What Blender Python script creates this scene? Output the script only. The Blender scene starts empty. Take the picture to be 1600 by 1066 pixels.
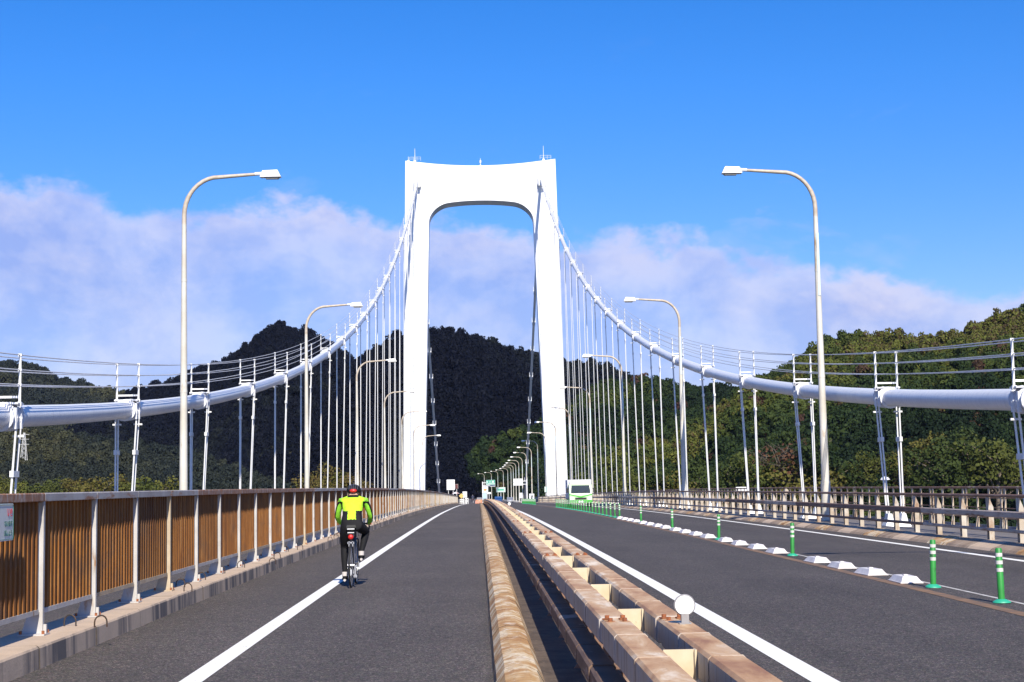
import bpy, math, random
import numpy as np
from mathutils import Vector, Matrix, Euler, noise
random.seed(7); np.random.seed(7)
D = bpy.data
SC = bpy.context.scene
COL = SC.collection
R = math.radians

# ------------------------------------------------------------------ camera
FPX = 2400.0                       # focal length in pixels of a 1600 px wide picture
EYE = 1.55
yv = Vector((-52, -232, -FPX)).normalized()          # world +Y seen in camera space
zc = Vector((-0.0157, 1.0, 0.0)); zc = (zc - yv * zc.dot(yv)).normalized()
xc = yv.cross(zc)
ROT = Matrix((xc, yv, zc))         # camera -> world
cam = D.cameras.new("camera"); cam.sensor_width = 36; cam.lens = 36 * FPX / 1600
cam.clip_start = 0.1; cam.clip_end = 60000
cam_o = D.objects.new("camera", cam); COL.objects.link(cam_o)
cam_o.matrix_world = Matrix.Translation((0, 0, EYE)) @ ROT.to_4x4()
SC.camera = cam_o

# ------------------------------------------------------------------ light
SUN = Vector((0.13, -1.0, 0.79)).normalized()
SUN_EL = math.asin(SUN.z); SUN_ROT = math.atan2(SUN.x, SUN.y)
sl = D.lights.new("sun", "SUN"); sl.energy = 4.9; sl.angle = R(0.53); sl.color = (1.0, 0.93, 0.80)
so = D.objects.new("sun", sl); COL.objects.link(so)
so.rotation_euler = SUN.to_track_quat('Z', 'Y').to_euler(); so.location = (20, -60, 80)
SC.view_settings.view_transform = 'Standard'; SC.view_settings.look = 'None'
SC.view_settings.exposure = 0.52; SC.view_settings.gamma = 1.0
SC.view_settings.use_curve_mapping = False
SC.render.engine = 'CYCLES'
SC.cycles.max_bounces = 6; SC.cycles.diffuse_bounces = 3; SC.cycles.transparent_max_bounces = 8

W = D.worlds.new("World"); SC.world = W; W.use_nodes = True

class NT:
    """small node-tree helper"""
    def __init__(s, tree): s.t = tree; s.n = tree.nodes; s.l = tree.links
    def add(s, typ, **kw):
        nd = s.n.new(typ)
        for k, v in kw.items(): setattr(nd, k, v)
        return nd
    def put(s, sock, v):
        if isinstance(v, bpy.types.NodeSocket): s.l.new(v, sock)
        elif v is not None: sock.default_value = v
    def math(s, op, a, b=None, c=None, clamp=False):
        nd = s.add('ShaderNodeMath', operation=op); nd.use_clamp = clamp
        s.put(nd.inputs[0], a); s.put(nd.inputs[1], b)
        if c is not None: s.put(nd.inputs[2], c)
        return nd.outputs[0]
    def vmath(s, op, a, b=None):
        nd = s.add('ShaderNodeVectorMath', operation=op); s.put(nd.inputs[0], a); s.put(nd.inputs[1], b)
        return nd.outputs[0]
    def noise(s, vec, scale, detail=4, rough=0.55, dist=0.0):
        nd = s.add('ShaderNodeTexNoise'); s.put(nd.inputs['Vector'], vec)
        nd.inputs['Scale'].default_value = scale; nd.inputs['Detail'].default_value = detail
        nd.inputs['Roughness'].default_value = rough; nd.inputs['Distortion'].default_value = dist
        return nd.outputs['Fac']
    def ramp(s, fac, stops, interp='LINEAR'):
        nd = s.add('ShaderNodeValToRGB'); s.put(nd.inputs[0], fac); cr = nd.color_ramp; cr.interpolation = interp
        while len(cr.elements) < len(stops): cr.elements.new(0.5)
        for e, (p, c) in zip(cr.elements, stops):
            e.position = p; e.color = (c, c, c, 1) if isinstance(c, (int, float)) else (*c, 1)
        return nd.outputs[0]
    def mix(s, fac, a, b, blend='MIX'):
        nd = s.add('ShaderNodeMix', data_type='RGBA', blend_type=blend)
        s.put(nd.inputs[0], fac)
        for i, v in ((6, a), (7, b)):
            s.put(nd.inputs[i], (*v, 1) if isinstance(v, tuple) and len(v) == 3 else v)
        return nd.outputs[2]
    def scale(s, vec, v3):
        return s.vmath('MULTIPLY', vec, v3)

# ---- world: Nishita sky, more saturated, with a low bank of thin lavender cloud
w = NT(W.node_tree); w.n.clear()
sky = w.add('ShaderNodeTexSky', sky_type='NISHITA'); sky.sun_disc = False
sky.sun_elevation = SUN_EL; sky.sun_rotation = SUN_ROT; sky.altitude = 100
sky.air_density = 1.0; sky.dust_density = 0.25; sky.ozone_density = 3.0
tc = w.add('ShaderNodeTexCoord'); dirv = tc.outputs['Generated']
sep = w.add('ShaderNodeSeparateXYZ'); w.put(sep.inputs[0], dirv)
az = w.math('ARCTAN2', sep.outputs[0], sep.outputs[1]); el = w.math('ARCSINE', sep.outputs[2])
hs = w.add('ShaderNodeHueSaturation'); hs.inputs['Saturation'].default_value = 1.40; hs.inputs['Value'].default_value = 0.99
w.put(hs.inputs['Color'], sky.outputs[0])
skycol = w.mix(1.0, hs.outputs[0], w.mix(w.ramp(el, [(0.0, 0.0), (0.26, 1.0)]), (0.92, 0.76, 1.02), (0.86, 0.975, 1.34)), 'MULTIPLY')
# top edge of the cloud bank (elevation) as a smooth function of azimuth
azn = w.math('MULTIPLY_ADD', az, 1.0 / 0.9, 0.5)
def ed(px, py): return ((px - 748) / 2400 / 0.9 + 0.5, (765 - py) / 2400.0)
edge = w.ramp(azn, [(0.0, 0.15), ed(-100, 270), ed(60, 288), ed(230, 325), ed(520, 330), ed(700, 342), ed(800, 352), ed(900, 362),
                    ed(1080, 378), ed(1180, 418), ed(1330, 455), ed(1600, 470), (0.95, 0.12)], 'EASE')
cv = w.add('ShaderNodeCombineXYZ'); w.put(cv.inputs[0], az); w.put(cv.inputs[1], w.math('MULTIPLY', el, 1.45))
cvec = cv.outputs[0]
n1 = w.noise(cvec, 9, 7, 0.55, 0.3); n2 = w.noise(cvec, 26, 6, 0.6); n3 = w.noise(cvec, 4.5, 5, 0.5, 0.6)
above = w.math('SUBTRACT', edge, el)
above = w.math('ADD', above, w.math('MULTIPLY', w.math('SUBTRACT', n1, 0.5), 0.075))
above = w.math('ADD', above, w.math('MULTIPLY', w.math('SUBTRACT', n2, 0.5), 0.045))
mask = w.add('ShaderNodeMapRange'); mask.interpolation_type = 'SMOOTHSTEP'
w.put(mask.inputs[0], above); mask.inputs[1].default_value = -0.004; mask.inputs[2].default_value = 0.012
dens = w.add('ShaderNodeMapRange'); w.put(dens.inputs[0], n3); dens.inputs[1].default_value = 0.33; dens.inputs[2].default_value = 0.66
dens.inputs[3].default_value = 0.66; dens.inputs[4].default_value = 0.96
dens2 = w.math('MULTIPLY', dens.outputs[0], w.ramp(n1, [(0.25, 0.80), (0.65, 1.0)]))
thin = w.add('ShaderNodeMapRange'); w.put(thin.inputs[0], above); thin.inputs[1].default_value = 0.0; thin.inputs[2].default_value = 0.11
thin.inputs[3].default_value = 1.0; thin.inputs[4].default_value = 0.70
cm = w.math('MULTIPLY', mask.outputs[0], w.math('MULTIPLY', dens2, thin.outputs[0]), clamp=True)
# clouds thin out high up behind the camera as well
rim_ = w.ramp(w.math('MULTIPLY', above, 8.0), [(0.02, 0.55), (0.30, 0.0)])
puff = w.noise(w.vmath('MULTIPLY', cvec, (1, 0.9, 1)), 13, 8, 0.62, 0.15)
lit = w.math('ADD', w.ramp(puff, [(0.42, 0.0), (0.62, 0.9)]), rim_, clamp=True)
ccol = w.mix(lit, (3.0, 3.6, 6.8), (5.9, 5.75, 7.3))
wisp = w.math('MULTIPLY', w.ramp(w.noise(w.scale(cvec, (1, 2.0, 1)), 7, 8, 0.62, 0.8), [(0.60, 0.0), (0.78, 0.35)]), w.ramp(w.math('SUBTRACT', 0.30, el), [(0.0, 0.0), (0.12, 1.0)]))
cm = w.math('MAXIMUM', cm, wisp)
fin = w.mix(cm, skycol, ccol)
bg = w.add('ShaderNodeBackground'); w.put(bg.inputs[0], fin); bg.inputs[1].default_value = 0.088
wo = w.add('ShaderNodeOutputWorld'); w.l.new(bg.outputs[0], wo.inputs[0])

# ------------------------------------------------------------------ helpers
def at(px, py, Y):
    d = ROT @ Vector((px - 800, 533 - py, -FPX))
    return Vector((0, 0, EYE)) + d * (Y / d.y)

_K = [(-60, -0.40), (-20, -0.11), (0, 0.0), (30, 0.108), (68, 0.149), (103, 0.09), (173, -0.25), (240, -0.72), (308, -1.25), (380, -1.85), (454, -2.4),
      (600, -2.8), (800, -3.3), (1200, -4.0)]
def zr(Y):                                      # height of the road along the bridge
    if Y <= _K[0][0]: return _K[0][1]
    if Y >= _K[-1][0]: return _K[-1][1]
    for i in range(len(_K) - 1):
        if Y <= _K[i + 1][0]: break
    def m(j):
        a = _K[max(j - 1, 0)]; b = _K[min(j + 1, len(_K) - 1)]
        return (b[1] - a[1]) / (b[0] - a[0])
    (x0, y0), (x1, y1) = _K[i], _K[i + 1]; h = x1 - x0; t = (Y - x0) / h
    return (2*t**3 - 3*t*t + 1)*y0 + (t**3 - 2*t*t + t)*h*m(i) + (-2*t**3 + 3*t*t)*y1 + (t**3 - t*t)*h*m(i + 1)
def sl_(Y): return math.atan((zr(Y + 1) - zr(Y - 1)) / 2)
def xr(Y): return 0.0 if Y < 555 else -0.00025 * (Y - 555) ** 2

class MB:
    def __init__(s): s.v = []; s.f = []; s.m = []
    def quadbox(s, p, mi=0):                    # 8 points: bottom 4 then top 4
        b = len(s.v); s.v += [tuple(q) for q in p]
        for f in ((0, 3, 2, 1), (4, 5, 6, 7), (0, 1, 5, 4), (1, 2, 6, 5), (2, 3, 7, 6), (3, 0, 4, 7)):
            s.f.append(tuple(b + i for i in f)); s.m.append(mi)
        return s
    def box(s, x0, x1, y0, y1, z0, z1, mi=0):
        return s.quadbox([(x0, y0, z0), (x1, y0, z0), (x1, y1, z0), (x0, y1, z0), (x0, y0, z1), (x1, y0, z1), (x1, y1, z1), (x0, y1, z1)], mi)
    def frus(s, x0, x1, y0, y1, z0, z1, ix, iy, mi=0):
        return s.quadbox([(x0, y0, z0), (x1, y0, z0), (x1, y1, z0), (x0, y1, z0), (x0+ix, y0+iy, z1), (x1-ix, y0+iy, z1), (x1-ix, y1-iy, z1), (x0+ix, y1-iy, z1)], mi)
    def rod(s, a, b, r, r2=None, n=6, mi=0): return s.tube([a, b], [r, r if r2 is None else r2], n, mi)
    def tube(s, pts, rad, n=8, mi=0, cap=True, closed=False):
        pts = [Vector(p) for p in pts]
        if not isinstance(rad, (list, tuple)): rad = [rad] * len(pts)
        base = len(s.v); N = len(pts); prev = None
        for i, p in enumerate(pts):
            if closed: t = (pts[(i + 1) % N] - pts[i - 1]).normalized()
            else: t = (pts[min(i + 1, N - 1)] - pts[max(i - 1, 0)]).normalized()
            if prev is None:
                u = t.orthogonal() if abs(t.z) > 0.98 or abs(t.x) > .98 else t.cross(Vector((0, 0, 1)))
                u.normalize()
            else:
                u = (prev - t * prev.dot(t)).normalized()
            prev = u; vv = t.cross(u)
            for k in range(n):
                a = 2 * math.pi * k / n
                s.v.append(tuple(p + (u * math.cos(a) + vv * math.sin(a)) * rad[i]))
        for i in range(N if closed else N - 1):
            j = (i + 1) % N
            for k in range(n):
                k2 = (k + 1) % n
                s.f.append((base + i*n + k, base + i*n + k2, base + j*n + k2, base + j*n + k)); s.m.append(mi)
        if cap and not closed:
            s.f.append(tuple(base + k for k in reversed(range(n)))); s.m.append(mi)
            s.f.append(tuple(base + (N-1)*n + k for k in range(n))); s.m.append(mi)
        return s
    def prism(s, poly, axis, a, b, mi=0):       # poly in the two other axes, extruded along axis from a to b
        n = len(poly); base = len(s.v)
        for c in (a, b):
            for (p, q) in poly:
                s.v.append({'x': (c, p, q), 'y': (p, c, q), 'z': (p, q, c)}[axis])
        s.f.append(tuple(range(base, base + n))); s.m.append(mi)
        s.f.append(tuple(reversed(range(base + n, base + 2*n)))); s.m.append(mi)
        for i in range(n):
            j = (i + 1) % n
            s.f.append((base + i, base + n + i, base + n + j, base + j)); s.m.append(mi)
        return s
    def ball(s, c, rx, ry=None, rz=None, n=12, m=8, mi=0):
        ry = ry or rx; rz = rz or rx; base = len(s.v)
        for i in range(m + 1):
            th = math.pi * i / m
            for k in range(n):
                a = 2*math.pi*k/n
                s.v.append((c[0] + rx*math.sin(th)*math.cos(a), c[1] + ry*math.sin(th)*math.sin(a), c[2] + rz*math.cos(th)))
        for i in range(m):
            for k in range(n):
                k2 = (k+1) % n
                s.f.append((base+i*n+k, base+(i+1)*n+k, base+(i+1)*n+k2, base+i*n+k2)); s.m.append(mi)
        return s
    def mesh(s, name, mats, smooth=False, fix=True):
        me = D.meshes.new(name); me.from_pydata(s.v, [], s.f)
        for m in (mats if isinstance(mats, (list, tuple)) else [mats]): me.materials.append(m)
        if any(s.m): me.polygons.foreach_set('material_index', s.m)
        if fix:
            import bmesh
            bm = bmesh.new(); bm.from_mesh(me); bmesh.ops.recalc_face_normals(bm, faces=bm.faces); bm.to_mesh(me); bm.free()
        if smooth:
            me.polygons.foreach_set('use_smooth', [True] * len(me.polygons))
            try: me.set_sharp_from_angle(angle=R(38))
            except Exception: pass
        me.update(); return me

def put(name, me, parent=None, loc=(0, 0, 0), rot=(0, 0, 0), label=None, cat=None, group=None, kind=None, scale=None):
    o = D.objects.new(name, me); COL.objects.link(o)
    o.location = loc; o.rotation_euler = rot
    if scale: o.scale = scale
    if parent: o.parent = parent
    for k, v in (('label', label), ('category', cat), ('group', group), ('kind', kind)):
        if v: o[k] = v
    return o
def thing(name, label, cat, loc=(0, 0, 0), rot=(0, 0, 0), group=None): return put(name, None, None, loc, rot, label, cat, group)
def copy_tree(o, parent=None):
    c = o.copy(); COL.objects.link(c); c.parent = parent
    for ch in list(o.children): copy_tree(ch, c)
    return c
ORD = ['nearest', 'second', 'third', 'fourth', 'fifth', 'sixth', 'seventh', 'eighth', 'ninth', 'tenth', 'eleventh', 'twelfth', 'thirteenth', 'fourteenth', 'fifteenth',
       'sixteenth', 'seventeenth', 'eighteenth', 'nineteenth', 'twentieth', 'twenty-first', 'twenty-second', 'twenty-third', 'twenty-fourth', 'twenty-fifth', 'twenty-sixth', 'twenty-seventh', 'twenty-eighth', 'twenty-ninth', 'thirtieth']

# ------------------------------------------------------------------ materials
def mat(name, build=None, color=(0.5, 0.5, 0.5), rough=0.6, metal=0.0, bump=None, spec=None, trans=0.0):
    m = D.materials.new(name); m.use_nodes = True; t = NT(m.node_tree)
    b = m.node_tree.nodes['Principled BSDF']; g = t.add('ShaderNodeNewGeometry'); pos = g.outputs['Position']
    b.inputs['Roughness'].default_value = rough; b.inputs['Metallic'].default_value = metal
    if spec is not None: b.inputs['Specular IOR Level'].default_value = spec
    if trans: b.inputs['Transmission Weight'].default_value = trans
    c = build(t, pos, b) if build else None
    if c is None: c = (*color, 1)
    t.put(b.inputs['Base Color'], c)
    if bump:
        sc, st, dist = bump
        bp = t.add('ShaderNodeBump'); bp.inputs['Strength'].default_value = st; bp.inputs['Distance'].default_value = dist
        t.put(bp.inputs['Height'], t.noise(pos, sc, 3, 0.6)); t.l.new(bp.outputs[0], b.inputs['Normal'])
    return m
def mottled(c1, c2, scale=3.0, lo=0.35, hi=0.65, c3=None, s3=(1, 1, 1), lo3=.55, hi3=.7, sc3=8.0):
    def f(t, pos, b):
        c = t.mix(t.ramp(t.noise(pos, scale, 5, 0.6), [(lo, 0.0), (hi, 1.0)]), c1, c2)
        if c3: c = t.mix(t.ramp(t.noise(t.scale(pos, s3), sc3, 5, 0.65), [(lo3, 0.0), (hi3, 1.0)]), c, c3)
        return c
    return f
def asphalt(base, warm=0.0):
    def f(t, pos, b):
        def vor(sc):
            nd = t.add('ShaderNodeTexVoronoi'); t.put(nd.inputs['Vector'], pos); nd.inputs['Scale'].default_value = sc
            sp = t.add('ShaderNodeSeparateColor'); t.put(sp.inputs[0], nd.outputs['Color']); return sp.outputs[0], nd.outputs['Color']
        g1, c1 = vor(95); g2, c2 = vor(42); big = t.noise(t.scale(pos, (1, 0.12, 1)), 0.9, 5, 0.6)
        patch = t.noise(pos, 0.35, 4, 0.5); mid = t.noise(pos, 9, 4, 0.7)
        v = t.ramp(g1, [(0.0, base * 0.40), (0.55, base * 0.85), (0.82, base * 1.35), (1.0, base * 2.5)])
        v = t.mix(1.0, v, t.ramp(g2, [(0.0, 0.80), (0.6, 1.0), (1.0, 1.28)]), 'MULTIPLY')
        v = t.mix(1.0, v, t.ramp(mid, [(0.3, 0.86), (0.7, 1.14)]), 'MULTIPLY')
        v = t.mix(0.10, v, c2, 'OVERLAY')
        v = t.mix(1.0, v, t.ramp(big, [(0.3, 0.86), (0.7, 1.14)]), 'MULTIPLY')
        v = t.mix(1.0, v, t.ramp(patch, [(0.3, 0.92), (0.7, 1.1)]), 'MULTIPLY')
        return t.mix(1.0, v, (1.20, 1.03, 0.93), 'MULTIPLY')
    return f
M = {}
M['asphalt'] = mat('asphalt', asphalt(0.069), rough=0.85, bump=(70, 0.5, 0.006), spec=0.3)
M['asphalt2'] = mat('asphalt_carriageway', asphalt(0.061), rough=0.85, bump=(70, 0.5, 0.006), spec=0.3)
M['strip'] = mat('median_floor', mottled((0.125, 0.090, 0.065), (0.060, 0.042, 0.032), 3.5, c3=(0.17, 0.125, 0.085), sc3=18), rough=0.9, bump=(40, 0.6, 0.01))
def paint(t, pos, b):
    wear = t.noise(pos, 9, 8, 0.75)
    w2 = t.noise(t.scale(pos, (1, .3, 1)), 34, 5, 0.8)
    c = t.mix(t.ramp(wear, [(0.60, 0.0), (0.68, 1.0)]), (0.82, 0.80, 0.75), (0.60, 0.57, 0.52))
    return t.mix(t.ramp(w2, [(0.61, 0.0), (0.67, 0.9)]), c, (0.30, 0.28, 0.27))
M['paint'] = mat('road_paint', paint, rough=0.7)
M['thinpaint'] = mat('worn_road_paint', mottled((0.62, 0.6, 0.56), (0.35, 0.31, 0.27), 6), rough=0.7)
M['joint'] = mat('rusty_joint', mottled((0.24, 0.135, 0.068), (0.13, 0.085, 0.06), 3.0, c3=(0.10, 0.09, 0.085), sc3=9), rough=0.9)
M['white'] = mat('white_bridge_paint', mottled((0.80, 0.80, 0.80), (0.76, 0.765, 0.775), 0.25), rough=0.35)
M['white2'] = mat('white_metal', mottled((0.78, 0.78, 0.77), (0.68, 0.67, 0.65), 3), rough=0.4)
def cablew(t, pos, b):
    c = t.mix(t.ramp(t.noise(t.scale(pos, (3, 3, .35)), 3.0, 6, 0.6), [(0.45, 0.0), (0.75, 1.0)]), (0.74, 0.745, 0.765), (0.60, 0.61, 0.65))
    s = t.add('ShaderNodeSeparateXYZ'); t.put(s.inputs[0], pos)
    wv = t.add('ShaderNodeTexWave', bands_direction='Y'); t.put(wv.inputs['Vector'], pos); wv.inputs['Scale'].default_value = 1.6
    wv.inputs['Distortion'].default_value = 1.5
    return t.mix(t.math('MULTIPLY', wv.outputs['Fac'], 0.10), c, (0.5, 0.5, 0.55))
M['cable'] = mat('cable_paint', cablew, rough=0.35)
M['rope'] = mat('galvanised_rope', mottled((0.60, 0.60, 0.62), (0.48, 0.48, 0.50), 4), rough=0.4)
M['lamp_pole'] = mat('aged_lamp_pole', mottled((0.62, 0.60, 0.54), (0.50, 0.46, 0.38), 0.9, c3=(0.36, 0.24, 0.12), s3=(1, 1, 0.35), lo3=.62, hi3=.72, sc3=1.6), rough=0.5)
M['lamp_arm'] = mat('brownish_lamp_arm', mottled((0.40, 0.33, 0.25), (0.52, 0.45, 0.36), 5), rough=0.5)
M['glass_dark'] = mat('dark_glass', color=(0.03, 0.04, 0.045), rough=0.015)
M['lens'] = mat('lamp_lens', color=(0.25, 0.24, 0.22), rough=0.2)
# brown fence sheet: ochre paint gone to rust
def brown(t, pos, b):
    n = t.noise(t.scale(pos, (1, 1, 0.35)), 2.2, 6, 0.65)
    c = t.mix(t.ramp(n, [(0.35, 0.0), (0.65, 1.0)]), (0.27, 0.115, 0.034), (0.17, 0.068, 0.024))
    n2 = t.noise(t.scale(pos, (1, 12, 0.5)), 2.0, 5, 0.7)
    c = t.mix(t.ramp(n2, [(0.52, 0.0), (0.72, 0.8)]), c, (0.38, 0.195, 0.075))
    c = t.mix(t.ramp(t.noise(pos, 20, 4, 0.7), [(0.60, 0.0), (0.75, 0.8)]), c, (0.10, 0.045, 0.022))
    oi = t.add('ShaderNodeObjectInfo')
    c = t.mix(1.0, c, t.ramp(oi.outputs['Random'], [(0.0, (0.74, 0.80, 0.92)), (0.5, (1.0, 1.0, 1.0)), (1.0, (1.10, 1.06, 0.9))]), 'MULTIPLY')
    low = t.noise(t.scale(pos, (1, 1.2, 2.2)), 1.3, 5, 0.6)
    return t.mix(t.ramp(low, [(0.50, 0.0), (0.68, 0.6)]), c, (0.13, 0.075, 0.045))
M['fence_brown'] = mat('rusty_brown_sheet', brown, rough=0.75, spec=0.15)
M['fence_pale'] = mat('faded_ochre_sheet', mottled((0.47, 0.30, 0.15), (0.36, 0.21, 0.10), 2.5, c3=(0.22, 0.12, 0.06), sc3=5), rough=0.75, spec=0.2)
M['galv'] = mat('galvanised_post', mottled((0.50, 0.48, 0.46), (0.38, 0.355, 0.33), 3, c3=(0.28, 0.15, 0.07), s3=(1, 1, .4), lo3=.60, hi3=.72, sc3=5), rough=0.55)
M['ochre_post'] = mat('ochre_stained_post', mottled((0.47, 0.39, 0.28), (0.36, 0.27, 0.17), 4), rough=0.6)
M['cap_grey'] = mat('grey_cap_rail', mottled((0.42, 0.39, 0.37), (0.31, 0.27, 0.25), 2.6, c3=(0.30, 0.13, 0.06), s3=(2, .5, 3), lo3=.55, hi3=.66, sc3=4), rough=0.6)
M['cap_rust'] = mat('rusty_cap_rail', mottled((0.33, 0.145, 0.065), (0.23, 0.11, 0.065), 3, c3=(0.40, 0.32, 0.27), s3=(2, 2, 1), lo3=.48, hi3=.62, sc3=5), rough=0.75)
M['rust'] = mat('orange_rust', mottled((0.36, 0.11, 0.035), (0.20, 0.07, 0.03), 20), rough=0.85)
M['black_iron'] = mat('black_iron', mottled((0.03, 0.025, 0.022), (0.07, 0.035, 0.02), 20), rough=0.7)
# concrete kerb: pinkish beige top, dark vertical streaks on the face
def kerb(t, pos, b):
    c = t.mix(t.ramp(t.noise(pos, 3, 6, 0.65), [(0.3, 0.0), (0.7, 1.0)]), (0.56, 0.42, 0.30), (0.44, 0.335, 0.245))
    c = t.mix(t.ramp(t.noise(pos, 60, 3, 0.7), [(0.55, 0.0), (0.8, 0.6)]), c, (0.2, 0.16, 0.14))
    g = t.add('ShaderNodeNewGeometry'); s = t.add('ShaderNodeSeparateXYZ'); t.put(s.inputs[0], g.outputs['Normal'])
    face = t.ramp(s.outputs[2], [(0.45, 1.0), (0.75, 0.0)])
    st = t.noise(t.scale(pos, (0.1, 1.0, 0.06)), 2.6, 6, 0.7)
    lo = t.noise(t.scale(pos, (0.1, 1.0, 0.02)), 1.1, 3, 0.5)
    k_ = t.math('MULTIPLY', t.ramp(st, [(0.42, 0.0), (0.53, 0.92)]), t.ramp(lo, [(0.42, 0.0), (0.50, 1.0)]))
    return t.mix(t.math('MULTIPLY', face, k_), c, (0.085, 0.078, 0.08))
M['kerb'] = mat('stained_concrete_kerb', kerb, rough=0.9, bump=(30, 0.4, 0.008))
M['grime'] = mat('joint_grime', mottled((0.045, 0.035, 0.03), (0.09, 0.07, 0.05), 12), rough=0.95)
# rounded median kerb: strong ochre and white banding across
def mkerb(t, pos, b):
    band = t.noise(t.scale(pos, (0.8, 1.0, 0.8)), 2.0, 6, 0.6, 0.3)
    c = t.ramp(band, [(0.30, (0.22, 0.105, 0.035)), (0.42, (0.38, 0.20, 0.075)), (0.50, (0.46, 0.28, 0.12)), (0.58, (0.66, 0.56, 0.40)), (0.64, (0.40, 0.225, 0.09)), (0.78, (0.26, 0.125, 0.045))])
    sp = t.noise(t.scale(pos, (3, 1, 3)), 9, 6, 0.75)
    c = t.mix(t.ramp(sp, [(0.52, 0.0), (0.68, 0.6)]), c, (0.20, 0.105, 0.045))
    c = t.mix(t.ramp(t.noise(t.scale(pos, (2.5, 3.0, 2.5)), 2.4, 7, 0.72, 0.3), [(0.55, 0.0), (0.64, 0.75)]), c, (0.70, 0.64, 0.54))
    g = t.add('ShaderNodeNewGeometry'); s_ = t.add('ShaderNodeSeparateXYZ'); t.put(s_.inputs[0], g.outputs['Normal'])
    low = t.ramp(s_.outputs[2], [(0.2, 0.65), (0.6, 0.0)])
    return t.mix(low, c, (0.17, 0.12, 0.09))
M['mkerb'] = mat('ochre_stained_kerb', mkerb, rough=0.85, bump=(22, 0.5, 0.01))
M['rkerb'] = mat('brown_stained_kerb', mottled((0.34, 0.25, 0.18), (0.22, 0.155, 0.11), 2.0, c3=(0.42, 0.35, 0.28), s3=(1, 2, 1), sc3=4), rough=0.9, bump=(30, .4, .008))
# rust stained guard beam: tan on top, grey on the sides
def beamc(t, pos, b):
    g = t.add('ShaderNodeNewGeometry'); s = t.add('ShaderNodeSeparateXYZ'); t.put(s.inputs[0], g.outputs['Normal'])
    tp = t.ramp(s.outputs[2], [(0.35, 0.0), (0.6, 1.0)])
    n = t.noise(t.scale(pos, (1.5, .5, 1)), 2.2, 6, 0.65, 0.5)
    top = t.ramp(n, [(0.32, (0.30, 0.135, 0.045)), (0.44, (0.46, 0.255, 0.105)), (0.54, (0.56, 0.36, 0.18)), (0.66, (0.76, 0.64, 0.48))])
    top = t.mix(t.ramp(t.noise(t.scale(pos, (4, 1, 1)), 12, 5, 0.7), [(0.55, 0.0), (0.72, 0.5)]), top, (0.30, 0.15, 0.07))
    side = t.mix(t.ramp(t.noise(t.scale(pos, (1, 1.0, .15)), 5, 5, 0.7), [(0.38, 0.0), (0.62, 1.0)]), (0.42, 0.39, 0.37), (0.44, 0.34, 0.25))
    side = t.mix(t.ramp(t.noise(t.scale(pos, (1, 1, .12)), 14, 5, 0.7), [(0.52, 0.0), (0.66, .8)]), side, (0.20, 0.11, 0.065))
    return t.mix(tp, side, top)
M['beam'] = mat('rust_stained_beam', beamc, rough=0.55, bump=(30, 0.15, 0.004))
M['lowbeam'] = mat('dark_rusty_beam', mottled((0.17, 0.105, 0.07), (0.11, 0.065, 0.045), 2.4, c3=(0.42, 0.34, 0.28), s3=(1, .6, 3), lo3=.58, hi3=.68, sc3=3), rough=0.75)
M['plate'] = mat('cream_steel_plate', mottled((0.62, 0.52, 0.36), (0.54, 0.42, 0.26), 5, c3=(0.35, 0.19, 0.08), lo3=.62, hi3=.72, sc3=9), rough=0.55)
M['grail'] = mat('weathered_guard_beam', mottled((0.52, 0.43, 0.36), (0.38, 0.29, 0.22), 1.4, c3=(0.23, 0.10, 0.055), s3=(2, .4, 4), lo3=.54, hi3=.64, sc3=3), rough=0.6)
M['grail2'] = mat('rusty_guard_beam', mottled((0.22, 0.12, 0.08), (0.15, 0.085, 0.06), 2.4, c3=(0.36, 0.28, 0.22), s3=(1, .4, 4), sc3=4), rough=0.7)
M['gpost'] = mat('stained_guard_post', mottled((0.50, 0.46, 0.40), (0.36, 0.28, 0.20), 2.2, c3=(0.27, 0.14, 0.065), s3=(1, 1, .4), lo3=.57, hi3=.7, sc3=4), rough=0.6)
M['outer'] = mat('brown_outer_railing', mottled((0.22, 0.12, 0.075), (0.15, 0.08, 0.055), 1.8, c3=(0.38, 0.31, 0.25), s3=(1, 1, .5), lo3=.56, hi3=.66, sc3=3), rough=0.7)
M['obal'] = mat('stained_baluster', mottled((0.50, 0.43, 0.34), (0.36, 0.25, 0.16), 2.2, c3=(0.20, 0.10, 0.055), s3=(1, 1, .6), lo3=.56, hi3=.68, sc3=5), rough=0.7)
M['bluegrey'] = mat('blue_grey_edge_plate', mottled((0.22, 0.24, 0.30), (0.15, 0.165, 0.2), 3), rough=0.6)
M['walk'] = mat('walkway_plate', mottled((0.20, 0.175, 0.16), (0.13, 0.115, 0.105), 1.5, c3=(0.08, 0.06, 0.05), sc3=5), rough=0.8)
M['green'] = mat('green_plastic', mottled((0.030, 0.28, 0.045), (0.025, 0.21, 0.038), 6, c3=(0.03, 0.09, 0.03), s3=(1, 1, .4), lo3=.58, hi3=.66, sc3=11), rough=0.5)
M['teal'] = mat('teal_plastic', color=(0.03, 0.36, 0.22), rough=0.5)
M['reflect'] = mat('reflective_tape', mottled((0.66, 0.66, 0.60), (0.50, 0.50, 0.46), 30), rough=0.4)
M['block'] = mat('white_plastic_block', mottled((0.74, 0.70, 0.68), (0.60, 0.55, 0.52), 5, c3=(0.30, 0.28, 0.29), lo3=.63, hi3=.75, sc3=9), rough=0.5)
M['disc'] = mat('white_disc', color=(0.80, 0.80, 0.79), rough=0.4)
M['grey'] = mat('grey_metal', mottled((0.30, 0.29, 0.29), (0.24, 0.23, 0.23), 10), rough=0.5)
M['deck'] = mat('bridge_deck_steel', mottled((0.55, 0.56, 0.58), (0.45, 0.45, 0.46), 0.6), rough=0.5)
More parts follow.
